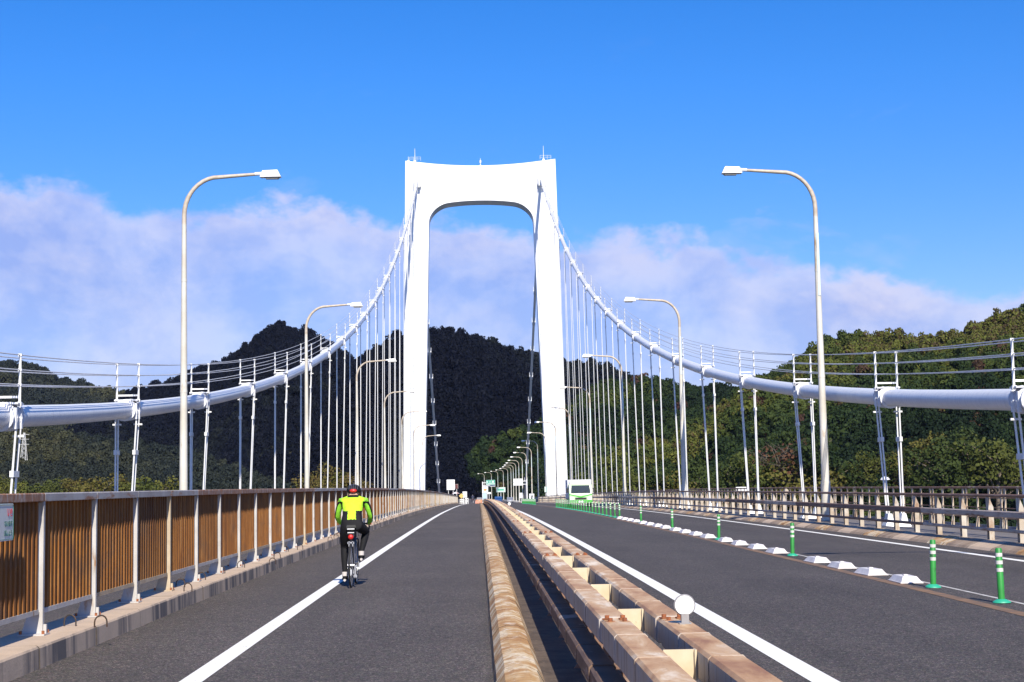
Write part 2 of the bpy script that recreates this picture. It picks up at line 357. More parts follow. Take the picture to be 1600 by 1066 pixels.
M['concrete'] = mat('pale_concrete', mottled((0.36, 0.33, 0.30), (0.27, 0.25, 0.23), 1.2), rough=0.9)
M['lime'] = mat('fluorescent_yellow_cloth', mottled((0.50, 0.86, 0.035), (0.44, 0.78, 0.03), 14), rough=0.7, bump=(11, 0.8, 0.03), spec=0.2)
M['lime2'] = mat('green_sleeve_cloth', mottled((0.30, 0.72, 0.05), (0.24, 0.62, 0.04), 14), rough=0.7, bump=(18, 0.6, 0.015), spec=0.2)
M['black'] = mat('black_cloth', color=(0.010, 0.010, 0.012), rough=0.75, bump=(14, 0.4, 0.01), spec=0.2)
M['rubber'] = mat('black_rubber', color=(0.018, 0.018, 0.018), rough=0.7)
M['red'] = mat('red_plastic', color=(0.55, 0.022, 0.018), rough=0.35)
M['skin'] = mat('skin', color=(0.50, 0.30, 0.21), rough=0.55)
M['alu'] = mat('brushed_aluminium', color=(0.55, 0.55, 0.57), rough=0.35, metal=0.7)
M['darkframe'] = mat('dark_bicycle_paint', color=(0.06, 0.06, 0.075), rough=0.3)
M['sock'] = mat('pale_shoe_cover', color=(0.50, 0.46, 0.44), rough=0.7)
M['navy'] = mat('navy_cloth', color=(0.025, 0.03, 0.06), rough=0.8)
M['truckgreen'] = mat('light_green_truck_paint', color=(0.10, 0.46, 0.07), rough=0.3)
M['truckpale'] = mat('pale_green_truck_paint', color=(0.50, 0.66, 0.42), rough=0.3)
M['sgreen'] = mat('green_sign_face', color=(0.0, 0.30, 0.19), rough=0.45)
M['swhite'] = mat('white_sign_face', color=(0.78, 0.79, 0.78), rough=0.45)
M['spale'] = mat('pale_green_sign_face', color=(0.50, 0.66, 0.56), rough=0.45)
M['sorange'] = mat('orange_print', color=(0.80, 0.28, 0.06), rough=0.5)
M['syellow'] = mat('amber_print', color=(0.62, 0.42, 0.12), rough=0.5)
M['bluewhite'] = mat('bluish_sign_face', color=(0.40, 0.56, 0.68), rough=0.45)
M['pink'] = mat('faded_pink_plastic', color=(0.62, 0.30, 0.26), rough=0.6)
M['textgreen'] = mat('dark_green_print', color=(0.03, 0.16, 0.12), rough=0.6)
M['textred'] = mat('red_print', color=(0.55, 0.05, 0.08), rough=0.6)
M['signblue'] = mat('grey_blue_sign_face', color=(0.66, 0.66, 0.63), rough=0.4)
M['soil'] = mat('forest_soil', mottled((0.025, 0.03, 0.014), (0.045, 0.042, 0.02), 0.05), rough=0.95)
M['bark'] = mat('bark', mottled((0.10, 0.075, 0.055), (0.16, 0.13, 0.10), 3), rough=0.9)
M['wallw'] = mat('white_house_wall', mottled((0.62, 0.58, 0.52), (0.52, 0.48, 0.43), .8), rough=0.8)
M['roofo'] = mat('orange_tile_roof', mottled((0.42, 0.17, 0.08), (0.30, 0.12, 0.07), 1), rough=0.7)
def seaf(t, pos, b): return None
M['sea'] = mat('sea_water', None, (0.012, 0.045, 0.07), rough=0.12, bump=(0.35, 0.6, 0.5))
def leafmat(name, stops, attr=True, patch=0.35):
    def f(t, pos, b):
        a = t.add('ShaderNodeAttribute', attribute_type='INSTANCER' if attr else 'OBJECT', attribute_name='tint')
        v = t.math('ADD', a.outputs['Fac'], t.math('MULTIPLY', t.math('SUBTRACT', t.noise(pos, 0.5, 3, 0.6), 0.5), patch))
        c = t.ramp(v, stops)
        fine = t.noise(pos, 2.2, 3, 0.7)
        return t.mix(1.0, c, t.ramp(fine, [(0.3, 0.55), (0.7, 1.5)]), 'MULTIPLY')
    return mat(name, f, rough=0.75, spec=0.12)
M['leaf_mixed'] = leafmat('mixed_autumn_foliage', [(0.0, (0.007, 0.015, 0.007)), (0.28, (0.014, 0.027, 0.009)), (0.50, (0.026, 0.042, 0.011)), (0.68, (0.050, 0.065, 0.014)),
                                                   (0.82, (0.090, 0.098, 0.018)), (0.88, (0.055, 0.036, 0.020)), (1.0, (0.050, 0.024, 0.018))])
M['leaf_cloud_shade'] = leafmat('cloud_shaded_foliage', [(0.0, (0.0012, 0.0022, 0.0070)), (0.5, (0.0026, 0.0042, 0.0100)), (0.76, (0.0075, 0.0105, 0.0120)), (1.0, (0.012, 0.014, 0.012))])  # cloud shadow over the peak and mountain is put into this leaf colour
M['leaf_far'] = leafmat('far_grey_green_foliage', [(0.0, (0.013, 0.019, 0.018)), (0.5, (0.024, 0.029, 0.021)), (0.8, (0.050, 0.052, 0.026)), (1.0, (0.048, 0.036, 0.028))])
M['leaf_near'] = leafmat('near_tree_foliage', [(0.0, (0.020, 0.034, 0.010)), (0.4, (0.042, 0.056, 0.013)), (0.75, (0.092, 0.092, 0.018)), (0.9, (0.085, 0.045, 0.022)), (1.0, (0.080, 0.036, 0.022))], attr=False, patch=.3)

# ------------------------------------------------------------------ terrain
RIDGES = {
 'far_hill':   (1900, 700, [(-900, 640), (-500, 590), (-200, 562), (0, 560), (60, 568), (100, 588), (150, 602), (200, 612), (260, 650), (400, 720), (600, 790)]),
 'green_slope':(1120, 380, [(-900, 640), (-300, 640), (-100, 650), (0, 664), (90, 672), (150, 684), (280, 704), (400, 745), (560, 775), (640, 800)]),
 'peak':       (1450, 420, [(60, 700), (150, 645), (200, 612), (240, 603), (262, 598), (300, 580), (335, 570), (370, 550), (400, 528), (418, 509), (440, 502), (462, 509), (492, 513), (512, 530), (535, 545), (556, 556), (600, 600), (680, 680), (780, 800)]),
 'mountain':   (1250, 480, [(430, 760), (500, 640), (545, 572), (577, 553), (600, 540), (630, 526), (680, 516), (720, 520), (760, 530), (800, 545), (835, 549), (870, 561), (900, 570), (935, 570), (960, 578), (990, 590), (1040, 625), (1120, 690), (1300, 800)]),
 'mid_hill':   (960, 420, [(800, 790), (850, 690), (880, 640), (930, 600), (980, 590), (1010, 587), (1060, 596), (1100, 602), (1150, 600), (1200, 605), (1300, 640), (1500, 700), (1800, 760)]),
 'right_hill': (820, 380, [(1060, 790), (1130, 640), (1190, 585), (1235, 568), (1265, 546), (1300, 526), (1340, 515), (1400, 518), (1500, 517), (1530, 506), (1560, 494), (1600, 482), (1700, 448), (1900, 430), (2200, 470), (2600, 600)]),
 'spur':       (890, 130, [(600, 800), (655, 772), (690, 748), (720, 725), (760, 700), (800, 685), (835, 668), (870, 655), (920, 645), (1000, 640), (1100, 660)]),
 'shore_left': (640, 150, [(-900, 775), (0, 774), (300, 772), (560, 776), (640, 790), (690, 830)]),
 'shore_right':(540, 110, [(870, 830), (950, 780), (1100, 768), (1300, 766), (1700, 762), (2600, 760)]),
}
names = list(RIDGES)
SEA = -45.0
def ridge_z(nm, px, Y):
    Yc, dep, pts = RIDGES[nm]
    xs = np.array([p[0] for p in pts], float); ys = np.array([p[1] for p in pts], float)
    wob = 35 * np.sin(px * 0.013 + len(nm)) * min(1, dep / 300)
    yc = np.interp(px, xs, ys) + 0.0
    inside = (px >= xs[0]) & (px <= xs[-1])
    Yc = Yc + wob
    horizon = 765 - (px - 748) * 0.0157
    zcst = EYE + (horizon - yc) / FPX * Yc - (3.5 if dep < 200 and 'shore' not in nm else 8.0 if nm in ('right_hill', 'mid_hill') else 4.5 + max(0.0, RIDGES[nm][0] - 800) * 0.0085)
    t = (Y - (Yc - dep)) / dep
    front = np.clip(t, 0, 1); front = front ** 0.92
    back = np.clip((Y - Yc) / (dep * 1.2), 0, 1); back = 1 - back * back * (3 - 2 * back)
    f = np.where(t < 1, front, back)
    z = SEA - 3 + (zcst - SEA + 3) * f
    return np.where(inside, z, SEA - 3)
def fbm(x, y, s, o=4):
    out = np.zeros_like(x); a = 1.0
    rs = np.random.RandomState(11)
    for k in range(o):
        for j in range(4):
            th = rs.rand() * 6.28; ph = rs.rand() * 6.28; fr = (0.7 + 0.6 * rs.rand())
            out += a * np.sin((x * math.cos(th) + y * math.sin(th)) * fr * (2 ** k) / s + ph) * 0.35
        a *= 0.55
    return out
def terrain(px, Y):
    px = np.asarray(px, float); Y = np.asarray(Y, float)
    X = (px - 748) / FPX * Y
    best = np.full(px.shape, SEA - 3.0); lab = np.full(px.shape, -1)
    for i, nm in enumerate(names):
        z = ridge_z(nm, px, Y)
        Yc, dep, _ = RIDGES[nm]
        nz = fbm(X + i * 77, Y, 60.0, 3) * (3.0 if nm in ('peak', 'mountain', 'far_hill') else 6.0 if dep > 200 else 2.0)
        tt = np.clip((Y - (Yc - dep)) / dep, 0, 1)
        z = z + nz * np.clip(tt * 2.5, 0, 1) * np.clip((1.0 - np.abs(tt)) * 5, 0.06, 1)
        m = z > best; best = np.where(m, z, best); lab = np.where(m, i, lab)
    # road corridor on the island
    xrr = np.where(Y > 555, -0.00025 * (Y - 555) ** 2, 0) + 1.0
    d = np.abs(X - xrr)
    zroad = np.interp(Y, [k[0] for k in _K], [k[1] for k in _K]) - 0.7
    on = (Y > 432) & (Y < 860)
    k = np.clip(np.maximum((d - np.where(Y > 700, 13, 17)) / np.where(Y > 700, 9, 22), (Y - 800) / 50), 0, 1); k = k * k * (3 - 2 * k)
    zz = zroad * (1 - k) + best * k
    best = np.where(on, zz, best)
    lab = np.where(on & (d < np.where(Y > 700, 17, 24)) & (Y < 830), -1, lab)
    return X, best, lab
pxs = np.arange(-900, 2500, 10.0); Ys = np.concatenate([np.arange(400, 1300, 7.0), np.arange(1300, 2700, 22.0)])
PX, YY = np.meshgrid(pxs, Ys, indexing='ij'); XX, ZZ, LL = terrain(PX, YY)
ni, nj = PX.shape
verts = np.stack([XX, YY, ZZ], -1).reshape(-1, 3)
idx = np.arange(ni * nj).reshape(ni, nj)
faces = np.stack([idx[:-1, :-1], idx[1:, :-1], idx[1:, 1:], idx[:-1, 1:]], -1).reshape(-1, 4)
me = D.meshes.new('hills'); me.from_pydata(verts.tolist(), [], faces.tolist()); me.materials.append(M['soil'])
me.polygons.foreach_set('use_smooth', [True] * len(me.polygons)); me.update()
put('hills', me, kind='structure', label='forested island hills beyond the bridge')
s_ = MB(); s_.v += [(-9000, -3000, SEA + 3), (9000, -3000, SEA + 3), (9000, 14000, SEA + 3), (-9000, 14000, SEA + 3)]; s_.f.append((0, 1, 2, 3)); s_.m.append(0)
put('sea', s_.mesh('sea', M['sea'], fix=False), kind='structure', label='sea far below the bridge deck')

# ---- crowns for the woods
def crown_mesh(name, mt, lumps, per, q, seed, tall=1.0):
    rs = np.random.RandomState(seed); V = []; F = []
    cs = []
    for i in range(lumps):
        a = rs.rand() * 6.28; r = 0.55 * math.sqrt(rs.rand()) if i else 0
        cs.append((r * math.cos(a), r * math.sin(a), (0.15 + 0.75 * (1 - r)) * tall * (0.75 + .4 * rs.rand()), 0.30 + 0.22 * rs.rand()))
    for (cx, cy, cz, rr) in cs:
        for k in range(per):
            n = rs.randn(3); n /= np.linalg.norm(n)
            if n[2] < -0.3: n[2] *= -1
            p = np.array([cx, cy, cz]) + n * rr * (0.75 + 0.35 * rs.rand()) * np.array([1, 1, .85])
            nn = n + rs.randn(3) * 0.45; nn /= np.linalg.norm(nn)
            u = np.cross(nn, rs.randn(3)); u /= np.linalg.norm(u); v = np.cross(nn, u)
            s = q * (0.6 + 0.8 * rs.rand()); b = len(V)
            V += [tuple(p + u * s), tuple(p + v * s * .8 + nn * s * .25), tuple(p - u * s), tuple(p - v * s * .8 - nn * s * .1)]
            F.append((b, b + 1, b + 2)); F.append((b, b + 2, b + 3))
    me = D.meshes.new(name); me.from_pydata(V, [], F); me.materials.append(mt); me.update(); return me

def gn_scatter(name, mt, pts, rots, scls, tints, label):
    coll = D.collections.new(name + '_crowns')
    for k in range(5):
        o = D.objects.new('crown', crown_mesh('crown', mt, 11, 36, 0.105, 100 + k, 1.0 + 0.12 * k)); coll.objects.link(o)
    me = D.meshes.new(name); me.from_pydata(pts.tolist(), [], [])
    for nm, typ, dat, key in (('rot', 'FLOAT_VECTOR', rots, 'vector'), ('scl', 'FLOAT_VECTOR', scls, 'vector'), ('tint', 'FLOAT', tints, 'value')):
        a = me.attributes.new(nm, typ, 'POINT'); a.data.foreach_set(key, np.asarray(dat, np.float32).ravel())
    o = put(name, me, label=label, cat='forest', kind='stuff')
    ng = D.node_groups.new(name, 'GeometryNodeTree')
    ng.interface.new_socket('Geometry', in_out='INPUT', socket_type='NodeSocketGeometry'); ng.interface.new_socket('Geometry', in_out='OUTPUT', socket_type='NodeSocketGeometry')
    gi = ng.nodes.new('NodeGroupInput'); go = ng.nodes.new('NodeGroupOutput')
    ci = ng.nodes.new('GeometryNodeCollectionInfo'); ci.inputs['Collection'].default_value = coll; ci.inputs['Separate Children'].default_value = True; ci.inputs['Reset Children'].default_value = True
    ip = ng.nodes.new('GeometryNodeInstanceOnPoints'); ip.inputs['Pick Instance'].default_value = True
    def na(nm):
        n = ng.nodes.new('GeometryNodeInputNamedAttribute'); n.data_type = 'FLOAT_VECTOR'; n.inputs['Name'].default_value = nm; return n.outputs['Attribute']
    rv = ng.nodes.new('FunctionNodeRandomValue'); rv.data_type = 'INT'; rv.inputs['Min'].default_value = 0; rv.inputs['Max'].default_value = 4
    e2r = ng.nodes.new('FunctionNodeEulerToRotation'); L = ng.links
    L.new(gi.outputs[0], ip.inputs['Points']); L.new(ci.outputs[0], ip.inputs['Instance']); L.new(rv.outputs[2], ip.inputs['Instance Index'])
    L.new(na('rot'), e2r.inputs[0]); L.new(e2r.outputs[0], ip.inputs['Rotation']); L.new(na('scl'), ip.inputs['Scale']); L.new(ip.outputs[0], go.inputs[0])
    mo = o.modifiers.new('woods', 'NODES'); mo.node_group = ng
    return o

# visible cells only
elev = (ZZ + 9 - EYE) / YY
runmax = np.maximum.accumulate((ZZ - EYE) / YY, axis=1)
vis = elev >= np.concatenate([runmax[:, :1] - 1, runmax[:, :-1]], 1) - 0.004
rs = np.random.RandomState(3)
N = 260000
ysq = np.sqrt(rs.rand(N) * (2100**2 - 410**2) + 410**2); pxr = rs.rand(N) * 2500 - 450
ii = np.clip(((pxr + 900) / 10).astype(int), 0, ni - 1); jj = np.clip(np.searchsorted(Ys, ysq) - 1, 0, nj - 1)
keep = vis[ii, jj]
keep &= rs.rand(N) < np.where(ysq > 1500, 0.42, np.where(ysq > 1000, 0.72, 1.0))
pxr = pxr[keep]; ysq = ysq[keep]
Xp, Zp, Lp = terrain(pxr, ysq)
ok = (Zp > SEA + 4) & (Lp >= 0); Xp, Zp, Lp, ysq, pxr = Xp[ok], Zp[ok], Lp[ok], ysq[ok], pxr[ok]
patch = fbm(Xp, ysq, 38.0, 4)
patch = (patch - patch.mean()) / patch.std()
patch2 = fbm(Xp + 500, ysq * 1.3 + 90, 90.0, 3); patch2 = (patch2 - patch2.mean()) / patch2.std()
groups = {
 'forest_far':  (['far_hill'], 'leaf_far', 'hazy grey-green wood on the low far hill at the left edge'),
 'forest_slope':(['green_slope', 'shore_left'], 'leaf_far', 'green wooded slope with lighter bands below the left cable'),
 'forest_peak': (['peak'], 'leaf_cloud_shade', 'dark wood covering the pointed mountain peak left of the tower'),
 'forest_mountain': (['mountain'], 'leaf_cloud_shade', 'nearly black wood on the big mountain seen through the tower'),
 'forest_right': (['right_hill'], 'leaf_mixed', 'mixed green, yellow and reddish autumn wood on the high right hill'),
 'forest_mid': (['mid_hill', 'shore_right'], 'leaf_mixed', 'dense mixed wood behind the right hangers, right of the tower'),
 'forest_spur': (['spur'], 'leaf_mixed', 'low green-brown wooded spur behind the lamps inside the tower'),
}
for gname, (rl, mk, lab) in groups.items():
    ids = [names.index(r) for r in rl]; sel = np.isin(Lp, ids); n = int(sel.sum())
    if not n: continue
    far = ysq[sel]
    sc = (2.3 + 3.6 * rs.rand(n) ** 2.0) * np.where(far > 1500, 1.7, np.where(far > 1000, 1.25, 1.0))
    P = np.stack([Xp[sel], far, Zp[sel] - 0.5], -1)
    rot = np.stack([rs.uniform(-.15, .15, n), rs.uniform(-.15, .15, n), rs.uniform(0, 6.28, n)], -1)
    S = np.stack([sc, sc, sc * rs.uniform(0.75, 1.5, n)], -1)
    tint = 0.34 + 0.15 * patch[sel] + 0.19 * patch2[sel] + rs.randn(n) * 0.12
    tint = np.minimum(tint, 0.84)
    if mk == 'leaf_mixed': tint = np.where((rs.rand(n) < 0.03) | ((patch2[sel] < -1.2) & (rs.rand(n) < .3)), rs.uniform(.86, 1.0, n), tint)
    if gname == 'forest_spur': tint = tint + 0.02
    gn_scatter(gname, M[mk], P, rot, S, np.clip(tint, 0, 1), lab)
print('crowns', len(Xp))

# ---- trees that can be told apart, on the near shores
def tree_meshes(seed, bare=False):
    rs = np.random.RandomState(seed); t = MB(); V = []; F = []
    H = 1.0
    t.tube([(0, 0, -0.1), (0.01, 0, .25), (-.01, .02, .55), (0.02, 0, .85)], [0.035, 0.028, 0.018, 0.006], 7)
    tips = []
    for k in range(11 if not bare else 18):
        a = rs.rand() * 6.28; z0 = .25 + .5 * rs.rand(); ln = (.22 + .2 * rs.rand()) * (1.15 - z0 * .5)
        e = (math.cos(a) * ln, math.sin(a) * ln, z0 + ln * (.5 + .5 * rs.rand())); mid = (e[0] * .5, e[1] * .5, z0 + (e[2] - z0) * .62)
        t.tube([(0, 0, z0), mid, e], [.013, .009, .003], 5); tips.append(e)
        if bare:
            for j in range(7):
                d = rs.randn(3) * .09; d[2] = abs(d[2]); s0 = [mid[i] + (e[i] - mid[i]) * rs.rand() for i in range(3)]
                t.tube([s0, [s0[i] + d[i] for i in range(3)]], [.004, .0015], 4)
    cs = [(*tp, .13 + .07 * rs.rand()) for tp in tips] + [(0, 0, .9, .16), (.05, -.03, .72, .2), (-.06, .05, .6, .2)]
    per = 130 if not bare else 22
    for (cx, cy, cz, rr) in cs:
        for k in range(per):
            n = rs.randn(3); n /= np.linalg.norm(n); p = np.array([cx, cy, cz]) + n * rr * (0.45 + .6 * rs.rand() ** .5) * np.array([1, 1, .8])
            nn = n + rs.randn(3) * .6; nn /= np.linalg.norm(nn); u = np.cross(nn, rs.randn(3)); u /= np.linalg.norm(u); v = np.cross(nn, u)
            s = .017 * (0.6 + .9 * rs.rand()); b = len(V)
            V += [tuple(p + u * s), tuple(p + v * s), tuple(p - u * s), tuple(p - v * s)]; F.append((b, b+1, b+2, b+3))
    cm = D.meshes.new('tree_crown'); cm.from_pydata(V, [], F); cm.materials.append(M['leaf_near']); cm.update()
    return t.mesh('tree_trunk', M['bark'], fix=False), cm
TM = [tree_meshes(20 + k) for k in range(4)] + [tree_meshes(40, True)]
tree_spots = []
rs = np.random.RandomState(5)
for k in range(13): tree_spots.append((-30 + k * 24 + rs.uniform(-6, 6), 'L', 610 + rs.uniform(-25, 25), 754 + rs.uniform(-9, 5)))
for k in range(4): tree_spots.append((478 + k * 26 + rs.uniform(-6, 6), 'L', 600 + rs.uniform(-15, 15), 742 + rs.uniform(-10, 8)))
for k, (x, top) in enumerate([(948, 748), (985, 742), (1020, 735), (1052, 742), (1092, 730), (1135, 726), (1165, 712), (1208, 700), (1250, 722), (1262, 690), (1318, 728), (1352, 715), (1398, 708), (1438, 690), (1470, 702), (1515, 682), (1560, 690), (1600, 712)]):
    tree_spots.append((x, 'R', 515 + rs.uniform(-15, 20), top))
sideN = {'L': 0, 'R': 0}
for i, (px, side, Y, top) in enumerate(tree_spots):
    X, Z, L_ = terrain(np.array([px]), np.array([Y])); X = float(X[0]); Z = float(Z[0])
    ztop = EYE + (765 - (px - 748) * .0157 - top) / FPX * Y
    h = max(7.0, ztop - Z + 0.5)
    bare = side == 'R' and 1200 < px < 1215
    var = 4 if bare else i % 4
    tint = 0.96 if bare else (rs.uniform(.45, .85) if side == 'L' else rs.uniform(0.05, .55) if i % 5 else .78)
    sideN[side] += 1
    tone = 'reddish brown nearly bare' if bare else 'yellow-green leafy' if tint > .6 else 'mid-green leafy' if tint > .35 else 'dark green leafy'
    where = ('left shore above the brown fence' if px < 400 else 'left shore just left of the tower') if side == 'L' else 'right shore'
    k0 = sideN[side] if px < 400 or side == 'R' else sideN[side] - 13
    lab = f"{tone} tree on the {where}, {'leftmost' if k0 == 1 else ORD[k0 - 1] + ' from the left'}"
    tr = thing('shore_tree', lab, 'tree', (X, Y, Z - .3), (0, 0, rs.rand() * 6.28), 'trees along the near shores')
    wdt = h * rs.uniform(.95, 1.2)
    o = put('trunk', TM[var][0], tr, scale=(wdt, wdt, h)); o = put('crown', TM[var][1], tr, scale=(wdt, wdt, h)); o['tint'] = float(tint)

# ------------------------------------------------------------------ strips that follow the bridge
Y0, Y1 = -40.0, 900.0
def strip(name, mt, poly, ya=Y0, yb=Y1, step=4.0, label=None, kind='structure', parent=None, cat=None):
    """poly: cross-section (x, z above road), extruded along the road profile"""
    s = MB(); n = len(poly); ys = []
    y = ya
    while y < yb - 1e-6: ys.append(y); y += step
    ys.append(yb)
    for y in ys:
        for (x, z) in poly: s.v.append((x + xr(y), y, z + zr(y)))
    closed = n > 2
    for i in range(len(ys) - 1):
        for k in range(n if closed else n - 1):
            k2 = (k + 1) % n
            s.f.append((i*n + k, i*n + k2, (i+1)*n + k2, (i+1)*n + k)); s.m.append(0)
    if closed:
        s.f.append(tuple(range(n))); s.f.append(tuple((len(ys)-1)*n + k for k in reversed(range(n)))); s.m += [0, 0]
    return put(name, s.mesh(name, mt, fix=closed), parent, label=label, kind=kind, cat=cat)
def rect(x0, x1, z0, z1): return [(x0, z0), (x1, z0), (x1, z1), (x0, z1)]
strip('bridge_deck', M['deck'], [(-12.6, -0.35), (-13.2, -1.2), (-9, -3.0), (11, -3.0), (15.2, -1.2), (14.6, -0.35)], Y0, 436, 8, 'white steel deck girder under the road')
strip('road_base', M['concrete'], rect(-12.4, 14.4, -0.34, -0.03), Y0, 436, 4, 'grey concrete slab under the lanes')
strip('embankment', M['concrete'], rect(-12.4, 14.4, -0.6, -0.03), 436.1, Y1, 6, 'road bed continuing over the island')
strip('cycle_road', M['asphalt'], [(-3.95, 0.0), (0.12, 0.0)], label='grey asphalt lane left of the median')
strip('median_strip', M['strip'], [(0.12, 0.0), (1.42, 0.0)], label='dirty floor under the median barrier')
strip('carriageway', M['asphalt2'], [(1.42, 0.0), (10.9, 0.0)], label='grey asphalt carriageway right of the median')
strip('side_path', M['asphalt'], [(-9.2, 0.02), (-4.4, 0.02)], label='asphalt path behind the brown fence')
strip('left_line', M['paint'], [(-2.43, 0.004), (-2.24, 0.004)], Y0, 300, label='white edge line left of the lane')
strip('median_line', M['paint'], [(2.50, 0.004), (2.71, 0.004)], label='white line along the median barrier')
strip('far_line', M['paint'], [(9.63, 0.004), (9.80, 0.004)], label='white edge line by the right kerb')
strip('road_joint', M['joint'], [(5.90, 0.004), (6.08, 0.004)], Y0, 420, label='brown stained joint along the middle of the carriageway')
strip('lane_line', M['thinpaint'], [(6.44, 0.004), (6.50, 0.004)], Y0, 170, label='thin worn white line beside the joint')
strip('kerb_base_right', M['walk'], rect(10.9, 12.1, 0.0, 0.12), Y0, 436, 4, 'raised concrete strip under the right guard rail')
for (a, b_, nm) in ((12.15, 14.35, 'inspection_walkway'), (-12.35, -9.25, 'inspection_walkway')):
    strip(nm, M['walk'], rect(a, b_, -0.02, 0.05), Y0, 436, 4, 'grey steel walkway under the ' + ('right' if a > 0 else 'left') + ' hangers')

# kerbs, stone by stone
def stones(thing_name, poly, step, length, mats, label, ya=-8, yb=305, gap=0.008):
    root = put(thing_name, None, kind='structure', label=label)
    meshes = []
    for v in range(4):
        s = MB()
        j = [random.uniform(-.003, .003) for _ in range(2)]
        s.prism([(x + j[0], z + j[1]) for x, z in poly], 'y', gap, length - gap)
        s.m[0] = s.m[1] = 1
        meshes.append(s.mesh('kerb_stone', [mats[v % len(mats)], M['grime']]))
    y = ya; i = 0
    while y < yb:
        put('kerb_stone', meshes[i * 7 % 4], root, (random.uniform(-.004, .004), y, zr(y)), (sl_(y + length / 2), 0, random.uniform(-.0015, .0015)))
        y += step; i += 1
    return root
stones('fence_kerb', [(-3.86, -.02), (-3.866, .175), (-3.878, .192), (-3.895, .2), (-4.46, .2), (-4.46, -.02)], 2.0, 2.0, [M['kerb']], 'concrete kerb under the brown fence, streaked black', -7.26 + 1.0)
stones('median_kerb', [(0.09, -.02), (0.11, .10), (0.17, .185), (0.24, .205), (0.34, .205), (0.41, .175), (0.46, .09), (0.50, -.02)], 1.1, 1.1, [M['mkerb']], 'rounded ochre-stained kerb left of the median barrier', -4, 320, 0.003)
stones('right_kerb', [(10.42, -.02), (10.50, .05), (10.80, .16), (10.93, .17), (10.93, -.02)], 1.5, 1.5, [M['rkerb'], M['mkerb'], M['rkerb'], M['kerb']], 'sloping brown concrete kerb in front of the right guard rail', 12, 420)

# ------------------------------------------------------------------ brown fence on the left
FX = -4.19
fence = thing('road_fence', 'brown corrugated steel fence with grey posts along the left edge of the lane', 'fence')
pm = []
for mt in (M['galv'], M['ochre_post']):
    s = MB()
    s.box(FX + .055, FX + .073, -.026, .026, .20, 1.45)          # front flange
    s.box(FX - .075, FX + .055, -.006, .006, .20, .40)
    s.prism([(FX - .13, .215), (FX + .055, .215), (FX + .055, 1.44), (FX - .05, 1.44), (FX - .06, .45)], 'y', -.005, .005)
    s.box(FX - .14, FX + .11, -.10, .10, .20, .215)
    s.frus(FX + .076, FX + .105, -.02, .02, .215, .30, .0, .006)
    for dx in (-.12, .092):
        for dy in (-.075, .075): s.rod((FX + dx, dy, .215), (FX + dx, dy, .245), .016, n=6, mi=1)
    pm.append(s.mesh('fence_post', [mt, M['rust']]))
def panel_mesh(mt, seed):
    rr = random.Random(seed)
    s = MB(); n = 14; y = .045; w_ = (2.0 - .09) / n
    prof = []
    for i in range(n):
        a = y + i * w_; d = rr.uniform(-.002, .002)
        prof += [(a, -.030 + d), (a + w_ * .52, -.030 + d), (a + w_ * .56, -.012 + d), (a + w_ * .94, -.012 + d)]
    b = len(s.v)
    for (yy, xx) in prof:
        s.v.append((FX + xx + .045, yy, .44)); s.v.append((FX + xx + .045, yy, 1.45))
    for i in range(len(prof) - 1):
        s.f.append((b + 2*i, b + 2*i + 2, b + 2*i + 3, b + 2*i + 1)); s.m.append(0)
    s.box(FX - .045, FX + .04, .036, 1.964, .395, .44, 1)
    return s.mesh('fence_panel', [mt, M['ochre_post'] if seed % 2 else M['galv']], fix=False)
pan = [panel_mesh(M['fence_brown'], k) for k in range(5)]; panp = panel_mesh(M['fence_pale'], 9)
hook = MB(); hook.tube([(FX + .00, .0, .20), (FX + .00, .0, .25)] + [(FX + .06 - .06 * math.cos(a), 0, .25 + .065 * math.sin(a)) for a in [k * math.pi / 8 for k in range(1, 8)]] + [(FX + .12, 0, .25), (FX + .12, 0, .20)], .008, 5)
hk = hook.mesh('iron_hook', M['black_iron'])
caps = []
for mt in (M['cap_grey'], M['cap_rust']):
    s = MB(); s.prism([(FX - .085, 1.45), (FX + .076, 1.45), (FX + .080, 1.456), (FX + .080, 1.52), (FX + .072, 1.53), (FX - .075, 1.53), (FX - .085, 1.53)], 'y', .006, 1.994)
    caps.append((s.mesh('top_rail', mt)))
rnd = random.Random(3)
k = 0; y = 14.74 - 2.0 * 10; seg = 0
while y < 304:
    rust = (seg in (0, 2, 3, 6)) or (seg > 4 and rnd.random() < .0)
    ph = int((y - 14.74 + 200.0 + 0.6) // 8)
    cap = caps[1] if (ph % 3 == 0 or ph % 5 == 1) else caps[0]
    if 14.2 <= y < 22: cap = caps[0]
    if y < 14.2: cap = caps[1]
    put('top_rail', cap, fence, (0, y, zr(y)), (sl_(y + 1), 0, 0))
    put('fence_post', pm[1] if k in (13, 21, 27, 34) or (k > 36 and rnd.random() < .2) else pm[0], fence, (0, y, zr(y)))
    put('fence_panel', panp if (y > 70 and rnd.random() < .3) or y > 170 else pan[k * 3 % 5], fence, (0, y, zr(y)), (sl_(y + 1), 0, 0))
    put('iron_hook', hk, fence, (rnd.uniform(-.01, .01), y + .38 + rnd.uniform(-.05, .1), zr(y)), (0, 0, rnd.uniform(-.5, .5)))
    y += 2.0; k += 1

